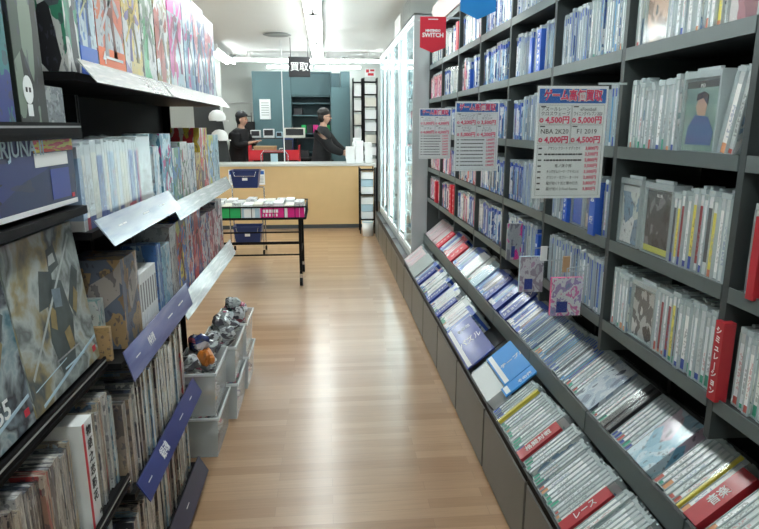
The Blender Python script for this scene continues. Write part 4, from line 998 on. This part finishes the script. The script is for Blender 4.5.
# basket trolley
r = empty('basket_trolley', (-.95, 7.25, 0), label='chrome basket trolley with casters behind the bargain table', cat='trolley')
m = MB()
for yy in (-.13, .15):
    m.path([(-.19, yy, .07), (-.19, yy, .44), (-.17, yy, .46), (.17, yy, .46), (.19, yy, .44), (.19, yy, .07)], .008)
m.tube((-.19, -.13, .12), (-.19, .15, .12), .007); m.tube((.19, -.13, .12), (.19, .15, .12), .007); m.tube((-.19, .15, .44), (-.19, .15, .78), .008); m.tube((.19, .15, .44), (.19, .15, .78), .008)
m.tube((-.19, .15, .78), (.19, .15, .78), .008)
m.build('frame', M['chrome'], r)
for xx in (-.19, .19):
    for yy in (-.13, .15): MB().tube((xx - .01, yy, .03), (xx + .01, yy, .03), .029, 14).build('caster', M['black'], r)
def basket(x, y, z, label):
    r = empty('shopping_basket', (x, y, z), label=label, cat='basket', group='navy shopping baskets')
    m = MB(); w, d, h = .165, .115, .20
    def ring(k, zz, e): return [(-w * k - e, -d * k - e, zz), (w * k + e, -d * k - e, zz), (w * k + e, d * k + e, zz), (-w * k - e, d * k + e, zz)]
    A, B = ring(.84, 0, 0), ring(1, h, 0)
    m._add(A + B, [(3, 2, 1, 0), (0, 1, 5, 4), (1, 2, 6, 5), (2, 3, 7, 6), (3, 0, 4, 7)], None, 0)
    o = m.build('tub', M['navy'], r); q = o.modifiers.new('s', 'SOLIDIFY'); q.thickness = .006
    n = MB()
    for a, b in zip(B, B[1:] + B[:1]): n.tube(a, b, .008, 6)
    n.build('rim', M['navy'], r)
    MB().path([(-w * .8, -d, h), (-w * .7, -d - .01, h - .06), (w * .7, -d - .01, h - .06), (w * .8, -d, h)], .005, 6).build('handle', M['chrome'], r)
    bx(-.03, .03, -d * .95 - .012, -d * .95 - .006, h * .45, h * .6).build('label_plate', M['white'], r)
basket(-.95, 7.26, .13, 'lower navy shopping basket inside the chrome trolley'); basket(-.95, 7.27, .79, 'upper navy shopping basket on top of the chrome trolley')

# ------------------------------------------------------------------ counter
r = empty('service_counter', (0, 8.95, 0), label='long tan-fronted service counter with pale top across the back', cat='counter')
bx(-2.6, .70, .02, .58, .06, .925).build('front_panel', M['wood'], r)
bx(-2.6, .70, .03, .57, 0, .06).build('kick_board', M['kick'], r)
bx(-2.62, .72, 0, .62, .925, .96).build('counter_top', M['ctop'], r, bevel=.004)
for i, (x, w, z, m, lb) in enumerate(((-1.03, .13, .66, 'paper', 'white notice with blue strip taped to the counter front'), (-1.42, .16, .66, 'paper', 'pale notice farther left on the counter front'))):
    q = empty('counter_notice', (x, 8.962, z), label=lb, cat='notice'); bx(0, w, 0, .004, 0, .22).build('sheet', M[m], q); bx(.01, w - .01, -.001, 0, .15, .2).build('print', M['blueink'], q)
    g = MB()
    for j in range(5): g.box(.015, w - .02, -.001, 0, .03 + j * .02, .037 + j * .02)
    g.build('lines', M['grey'], q)
q = empty('ceiling_pole', (-.62, 9.2, .9605), label='thin white pole from the counter up to the ceiling', cat='pole'); MB().tube((0, 0, 0), (0, 0, H - .962), .008, 10).build('pole', M['white'], q); MB().lathe([(.001, .01), (.04, .01), (.045, 0)], n=14).build('base_plate', M['white'], q)
# hanging black sign
q = empty('buying_counter_sign', (-.35, 8.9, 2.175), label='black hanging sign with two white characters over the counter', cat='sign')
bx(-.15, .15, 0, .05, 0, .27).build('panel', M['ink'], q, bevel=.004)
for i, ch in enumerate('買取'): text_mesh('lettering', ch, .13, M['white'], q, (-.065 + .13 * i, -.001, .13), (PI / 2, 0, 0), bold=.002)
for xx in (-.12, .12): MB().tube((xx, .025, .27), (xx, .025, H - 2.175), .004, 6).build('rod', M['black'], q)
# flyer rack at right of counter
q = empty('carrier_bag_rack', (.47, 8.45, 0), label='black rack of white bags and papers standing right of the counter', cat='rack')
m = MB()
for xx in (0, .2):
    for yy in (0, .3): m.box(xx - .008, xx + .008, yy - .008, yy + .008, 0, .93)
for z in (.2, .55, .9): m.box(.008, .192, -.006, .006, z, z + .012); m.box(.008, .192, 0, .3, z - .008, z)
m.build('frame', M['black'], q)
for z in (.205, .56):
    for j in range(3):
        bx(0, .17, 0, .20, 0, .10).build('paper_bundle', M['paper' if j != 1 else 'paleb'], None, (.485, 8.47 + (j % 2) * .02, z + .002 + j * .104 - (.0 if z < .5 else .0)), bevel=.01,
            label='white bundle of carrier bags, %s in the %s bay of black rack' % (ORD[j], 'lower' if z < .5 else 'upper'), cat='paper bundle', group='white bundles in the black rack')
q = empty('white_waste_bin', (.56, 8.28, 0), label='low white bin at the foot of the black rack', cat='bin'); MB().lathe([(.001, 0), (.07, 0), (.08, .2), (.075, .2), (.065, .01)], n=20).build('tub', M['white'], q); MB().lathe([(.082, .195), (.085, .205), (.078, .205)], n=20).build('rim', M['paleb'], q)

# counter clutter
def slab_stack(x, y, z, n, w, d, h, lb, grp, mat='paper', ph=0):
    for j in range(n):
        bx(-w / 2, w / 2, 0, d, 0, h - .001).build('white_box', M[mat], None, (x + RNG.uniform(-.008, .008), y + RNG.uniform(0, .01), z + j * h), bevel=.003,
            label='white box, %s from the bottom of %s' % (ORD[j], lb), cat='box', group=grp)
G = 'stacked white boxes on the right of the counter'
slab_stack(.36, 9.05, .961, 4, .13, .2, .06, 'the leftmost counter stack', G)
slab_stack(.50, 9.05, .961, 5, .12, .2, .065, 'the middle counter stack', G)
slab_stack(.63, 9.05, .961, 5, .11, .2, .06, 'the rightmost counter stack', G)
slab_stack(.47, 9.32, .961, 6, .12, .2, .06, 'the rear counter stack', G)
# red cart behind the counter
q = empty('red_shelf_cart', (-.82, 9.75, 0), label='red plastic book cart standing behind the counter', cat='cart')
for xx in (-.40, .385): bx(xx, xx + .015, 0, .4, .1, 1.2).build('side_panel', M['red'], q, bevel=.004)
for z in (.3, .7, 1.06): bx(-.384, .384, .01, .39, z, z + .015).build('shelf', M['red'], q)
bx(-.384, .384, .0, .009, .97, 1.13).build('front_panel', M['red'], q)
for xx in (-.36, .36):
    for yy in (.04, .36): MB().tube((xx - .012, yy, .045), (xx + .012, yy, .045), .044, 14).build('caster', M['black'], q)
    for yy in (.04, .36): bx(xx - .01, xx + .01, yy - .01, yy + .01, .08, .3).build('post', M['black'], q)
q = empty('office_chair', (-.80, 9.42 + .22, 0), label='black-backed chair with chrome arms between counter and red cart', cat='chair')
bx(-.18, .18, -.05, -.02, .80, 1.10).build('backrest', M['blackm'], q, bevel=.01); bx(-.06, .05, -.055, -.051, .82, 1.08).build('blue_tag', M['paleb'], q)
bx(-.18, .18, -.02, .06, .46, .50).build('seat', M['blackm'], q, bevel=.01)
MB().path([(-.2, -.05, .7), (-.21, -.05, 1.06), (-.17, -.05, 1.12), (.17, -.05, 1.12), (.21, -.05, 1.06), (.2, -.05, .7)], .008, 8).build('frame', M['chrome'], q)
for xx in (-.17, .17): MB().tube((xx, .0, 0), (xx, .0, .46), .012).build('leg', M['chrome'], q)
def simple(name, x0, x1, y0, y1, z0, z1, mat, label, cat, extra=None):
    r = empty(name, ((x0 + x1) / 2, y0, z0), label=label, cat=cat); w = (x1 - x0) / 2
    bx(-w, w, 0, y1 - y0, 0, z1 - z0).build('body', mat, r, bevel=.006)
    if extra: extra(r, w, y1 - y0, z1 - z0)
    return r
def lidded(r, w, d, h): bx(-w - .004, w + .004, -.004, d + .004, h, h + .015).build('lid', M['card'], r)
def screen(r, w, d, h): bx(-w * .85, w * .85, -.002, 0, h * .25, h * .9).build('control_panel', M['ink'], r)
simple('cardboard_box', -1.14, -.80, 9.80, 10.1, 1.077, 1.17, M['card'], 'flat brown cardboard box lying on the red cart', 'box', lidded)
simple('blue_binder_box', -.68, -.52, 9.80, 9.98, 1.077, 1.31, M['navy'], 'upright deep blue box on the red cart', 'box', screen)
# back desk with machines
q = empty('back_work_desk', (-.5, 10.75, 0), label='black work desk with shelves behind the red cart', cat='desk')
bx(-.85, .58, 0, .5, .93, .96).build('desk_top', M['shelfd'], q); bx(-.85, .58, .48, .5, .05, .93).build('back_board', M['back'], q)
for xx in (-.83, .0, .56): bx(xx, xx + .02, 0, .48, 0, .93).build('panel', M['shelfd'], q)
bx(-.85, .58, .02, .45, 1.28, 1.30).build('upper_shelf', M['shelfd'], q)
for xx in (-.84, -.02, .565): bx(xx, xx + .015, .3, .44, .96, 1.28).build('post', M['shelfd'], q)
cl = [(-1.32, -1.08, .96, .14, 'paper', 'white printer left on the back desk', 'printer'), (-1.04, -.86, .96, .11, 'grey', 'grey card reader on the back desk', 'machine'), (-.82, -.66, .96, .16, 'white', 'white till printer right of the grey reader', 'machine'),
      (-.5, -.3, .96, .12, 'ink', 'black till terminal on the back desk', 'machine'), (-.14, .02, .96, .18, 'ink', 'black card stand right on the back desk', 'stand'),
      (-1.30, -1.14, 1.30, .13, 'white', 'white scanner left on the upper desk shelf', 'machine'), (-1.08, -.9, 1.30, .15, 'paper', 'white boxed device on the upper desk shelf', 'machine'), (-.86, -.76, 1.30, .1, 'paleb', 'small pale device on the upper desk shelf', 'machine'),
      (-.72, -.36, 1.30, .17, 'cream', 'cream package with yellow label on the upper desk shelf', 'package'), (-.16, .0, 1.30, .12, 'redp', 'dark pink box on the upper desk shelf', 'box')]
for x0, x1, z, h, m, lb, ct in cl: simple(ct.replace(' ', '_') if ct != 'machine' else 'counter_machine', x0, x1, 10.82, 11.02, z + .0005, z + h, M[m], lb, ct, screen)
# teal cabinets
q = empty('teal_wall_cabinet', (-1.32, 11.55, 0), label='large teal steel cabinet with open shelves against the back wall', cat='cabinet')
bx(0, .70, 0, .45, 0, 2.47).build('solid_panel', M['teal'], q, bevel=.004)
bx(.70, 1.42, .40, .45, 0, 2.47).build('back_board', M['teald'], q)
bx(1.42, 1.45, 0, .45, 0, 2.47).build('side_panel', M['teal'], q); bx(.7, 1.42, 0, .4, 2.44, 2.47).build('top_panel', M['teal'], q)
bx(.702, 1.418, .02, .035, 2.06, 2.438).build('upper_door', M['teal'], q)
for z in (1.0, 1.35, 1.68, 1.90, 2.03): bx(.702, 1.418, .03, .398, z, z + .02).build('shelf', M['teal'], q)
simple('wall_notice', -1.2, -1.0, 11.535, 11.545, 1.62, 1.98, M['paper'], 'white notice sheet taped on the teal cabinet', 'notice', lambda r, w, d, h: [bx(-w * .7, w * .7, -.001, 0, h * (.2 + .12 * j), h * (.23 + .12 * j)).build('print_line', M['grey'], r) for j in range(6)])
simple('bag_bundle', -.58, -.42, 11.58, 11.9, 1.7005, 1.82, M['ink'], 'small black bag on the teal open shelf', 'bag')
for i in range(5): simple('file_folder', -.45 + i * .11, -.36 + i * .11, 11.58, 11.85, 1.3705, 1.52, M[('green', 'ink', 'magenta', 'grey', 'green')[i]], ('green', 'black', 'magenta', 'grey', 'dark green')[i] + ' file box on the teal shelf above the desk', 'file box')
q = simple('teal_locker', .10, .44, 10.95, 11.35, 0, 2.16, M['teal'], 'tall plain teal locker behind the standing clerk', 'locker', lambda r, w, d, h: (bx(-w + .01, w - .01, -.006, -.001, .02, h - .02).build('door', M['teal'], r), MB().tube((w - .05, -.015, 1.0), (w - .05, -.015, 1.12), .006).build('handle', M['chrome'], r)))
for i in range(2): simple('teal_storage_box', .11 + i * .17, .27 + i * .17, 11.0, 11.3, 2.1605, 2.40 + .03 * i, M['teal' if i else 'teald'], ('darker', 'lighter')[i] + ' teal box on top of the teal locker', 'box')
# document tray racks on the right
for k, (x0, x1, yy, n, lb) in enumerate(((.50, .63, 10.7, 6, 'left'), (.68, .88, 10.6, 7, 'right'))):
    q = empty('document_rack', (x0, yy, 0), label='tall black rack of white paper trays, %s of the pair beside showcases' % lb, cat='rack', group='paper tray racks behind the counter')
    m = MB()
    for xx in (-.02, x1 - x0 + .004): m.box(xx, xx + .015, 0, .3, 0, 2.3)
    for j in range(n + 1): m.box(-.005, x1 - x0 + .004, 0, .3, .78 + j * 1.45 / n, .79 + j * 1.45 / n)
    m.build('frame', M['black'], q)
    for j in range(n):
        bx(0, x1 - x0 - .008, 0, .26, 0, 1.45 / n - .06).build('paper_stack', M['paper' if (j + k) % 3 else 'cream'], None, (x0 + .001, yy + .01, .791 + j * 1.45 / n), bevel=.002,
            label='white paper stack, %s tray up in the %s black rack' % (ORD[j], lb), cat='paper stack', group='paper stacks in the black racks')
q = empty('red_white_sign', (.68, 10.58, 2.31), label='small red and white sign on top of the right paper rack', cat='sign'); bx(0, .18, 0, .01, 0, .14).build('board', M['paper'], q)
MB().box(.02, .07, -.002, 0, .07, .12).box(.09, .16, -.002, 0, .09, .12).box(.05, .15, -.002, 0, .02, .06).build('red_marks', M['redp'], q)
simple('stacked_chairs', -1.62, -1.30, 11.5, 11.7, 0, 1.58, M['blackm'], 'dark bundled equipment with rods behind the seated clerk', 'equipment', lambda r, w, d, h: [MB().tube((-w + .06 + j * .1, .05, h), (-w + .06 + j * .1, .05, h + .16), .006).build('rod', M['black'], r) for j in range(3)])

# ------------------------------------------------------------------ people
def skin_mesh(name, pts, edges, mat, parent, levels=2):
    me = D.meshes.new(name); me.from_pydata([p[:3] for p in pts], edges, []); o = link(D.objects.new(name, me))
    md = o.modifiers.new('skin', 'SKIN'); md.use_smooth_shade = True
    if not me.skin_vertices: 
        bm_ = None
    for i, p in enumerate(pts):
        sv = me.skin_vertices[0].data[i]; rr = p[3]
        sv.radius = rr if isinstance(rr, tuple) else (rr, rr); sv.use_root = (i == 0)
    s = o.modifiers.new('sub', 'SUBSURF'); s.levels = levels; s.render_levels = levels
    bpy.context.view_layer.update()
    m2 = D.meshes.new_from_object(o.evaluated_get(bpy.context.evaluated_depsgraph_get())); D.objects.remove(o)
    m2.materials.clear(); m2.materials.append(mat)
    for p in m2.polygons: p.use_smooth = True
    q = link(D.objects.new(name, m2)); q.parent = parent; return q
def person(loc, rz, label, armL, armR, hat=False, glasses=False, lean=0, sc_=1.0):
    """figure faces local +X; arms given as (elbow, wrist) points"""
    r = empty('person', loc, (0, 0, rz), label=label, cat='person'); r.scale = (sc_,) * 3
    lx = lean
    pts = [(0, 0, .92, .12), (.0 + lx * .3, 0, 1.10, .115), (lx * .7, 0, 1.28, .11), (lx, 0, 1.40, .07), (lx + .015, 0, 1.48, .062), (lx + .02, 0, 1.55, .055), (lx + .04, 0, 1.62, .05), (lx + .04, 0, 1.68, .04)]
    E = [(i, i + 1) for i in range(7)]
    def arm(s, elbow, wrist):
        b = len(pts); pts.append((lx, s * .165, 1.375, .038)); pts.append((*elbow, .036)); pts.append((*wrist, .028))
        E.append((3, b)); E.append((b, b + 1)); E.append((b + 1, b + 2))
        w = Vector(wrist); d = (w - Vector(elbow)).normalized(); side = Vector((0, 1, 0)) if abs(d.y) < .8 else Vector((1, 0, 0))
        pm = w + d * .06; pts.append((*pm, (.032, .018))); p = len(pts) - 1; E.append((b + 2, p))
        for j, (o_, l) in enumerate(((-.026, .065), (-.009, .075), (.009, .07), (.026, .055))):
            a = pm + side * o_ + d * .02; c = pm + side * o_ * 1.2 + d * (.02 + l * .5) ; e = pm + side * o_ * 1.2 + d * (.02 + l * .85) + Vector((0, 0, -.018))
            k = len(pts); pts.extend([(*a, .009), (*c, .0085), (*e, .0075)]); E.extend([(p, k), (k, k + 1), (k + 1, k + 2)])
        a = w + d * .02 + side * (-.032 * s); e = w + d * .06 + side * (-.05 * s); k = len(pts); pts.extend([(*a, .01), (*e, .0085)]); E.extend([(b + 2, k), (k, k + 1)])
    for s in (-1, 1):
        b = len(pts); pts.extend([(0, s * .09, .86, .085), (.01, s * .10, .48, .055), (-.01, s * .10, .08, .04), (.12, s * .11, .035, .032)])
        E.extend([(0, b), (b, b + 1), (b + 1, b + 2), (b + 2, b + 3)])
    arm(1, *armL); arm(-1, *armR)
    bd = skin_mesh('body', pts, E, M['skin'], r)
    import bmesh
    bm = bmesh.new(); bm.from_mesh(bd.data)
    g_ = bmesh.ops.create_uvsphere(bm, u_segments=24, v_segments=16, radius=1)
    for v_ in g_['verts']:
        c_ = v_.co; k_ = 1 - .22 * max(0, -c_.z); v_.co = Vector((lx + .04 + c_.x * .094 * k_, c_.y * .074 * k_, 1.635 + c_.z * .118))
    for f_ in bm.faces: f_.smooth = True
    bm.to_mesh(bd.data); bm.free()
    # clothing grown a little larger on the same joints
    sp = [(0, 0, .82, .19), (0, 0, .94, .18), (lx * .3, 0, 1.10, .155), (lx * .7, 0, 1.28, .175), (lx, 0, 1.405, .155), (lx + .014, 0, 1.495, .082)]; SE = [(0, 1), (1, 2), (2, 3), (3, 4), (4, 5)]
    for s, (el, wr) in ((1, armL), (-1, armR)):
        k = len(sp); w2 = Vector(el).lerp(Vector(wr), .85); sp.extend([(lx, s * .175, 1.395, .105), (*el, .08), (*w2, .052)]); SE.extend([(4, k), (k, k + 1), (k + 1, k + 2)])
    skin_mesh('shirt', sp, SE, M['cloth'], r)
    tp = [(0, 0, .93, .17)]; TE = []
    for s in (-1, 1):
        k = len(tp); tp.extend([(0, s * .09, .86, .1), (.01, s * .10, .48, .075), (-.01, s * .10, .10, .06)]); TE.extend([(0, k), (k, k + 1), (k + 1, k + 2)])
    skin_mesh('trousers', tp, TE, M['cloth'], r)
    for s in (-1, 1): MB().ball((.06, s * .11, .045), .14, .055, .042).build('shoe', M['blackm'], r)
    hx = lx + .05
    MB().ball((0, 0, 0), .102, .085, .085, 20).build('hair', M['hair'], r, (hx - .026, 0, 1.70))
    MB().ball((0, 0, 0), .075, .084, .10, 18).build('hair', M['hair'], r, (hx - .045, 0, 1.64))
    MB().prism([(0, -.012), (.028, -.012), (.004, .03)], -.011, .011).build('nose', M['skin'], r, (hx + .078, 0, 1.622))
    MB().ball((hx + .079, 0, 1.585), .007, .022, .006, 10).build('mouth', M['redd'], r)
    for s in (-1, 1):
        MB().ball((hx + .074, s * .03, 1.642), .008, .012, .007, 10).build('eye', M['ink'], r)
        MB().ball((hx + .0, s * .087, 1.625), .016, .008, .026, 10).build('ear', M['skin'], r)
    if glasses:
        m = MB()
        for s in (-1, 1): m.path([(hx + .087, s * .032 + .022 * math.cos(a), 1.642 + .017 * math.sin(a)) for a in [2 * PI * i / 10 for i in range(11)]], .002, 5); m.tube((hx + .087, s * .054, 1.645), (hx, s * .088, 1.645), .002, 5)
        m.tube((hx + .087, -.01, 1.645), (hx + .087, .01, 1.645), .002, 5); m.build('glasses', M['ink'], r)
    if hat:
        MB().lathe([(.001, .07), (.06, .062), (.098, .03), (.105, 0)], n=20).build('cap', M['cloth'], r, (hx - .015, 0, 1.69))
        MB().ball((hx + .09, 0, 1.692), .075, .07, .008, 14).build('cap_brim', M['cloth'], r)
    return r
person((-.08, 9.80, 0), -.15, 'person in black with short dark hair and glasses standing behind the counter, reaching right', ((.20, .2, 1.20), (.40, .12, 1.08)), ((.18, -.2, 1.16), (.42, -.12, 1.06)), glasses=True, lean=.03)
person((-1.50, 10.40, 0), -.35, 'person in black with a dark cap bending over behind the counter at left', ((.16, .2, 1.22), (.34, .1, 1.27)), ((.14, -.2, 1.20), (.34, -.1, 1.26)), hat=True, lean=.10, sc_=.98)

# ------------------------------------------------------------------ camera, world, view
cam = D.cameras.new('camera'); co = link(D.objects.new('camera', cam)); sc.camera = co
cam.sensor_fit = 'HORIZONTAL'; cam.sensor_width = 36; cam.lens = 36 * FPX / 759; cam.clip_start = .02
co.location = (0, 0, CAMH); co.rotation_euler = (PI / 2 - PITCH, 0, -YAW)
co['kind'] = 'helper'
w = D.worlds.new('world'); sc.world = w; w.use_nodes = True
w.node_tree.nodes['Background'].inputs[0].default_value = (.8, .88, .9, 1); w.node_tree.nodes['Background'].inputs[1].default_value = .15
sc.view_settings.view_transform = 'Standard'; sc.view_settings.look = 'None'; sc.view_settings.gamma = 1; sc.view_settings.exposure = 0.32
sc.cycles.transparent_max_bounces = 24; sc.cycles.max_bounces = 8
print('cases', len(ind), len(rest))
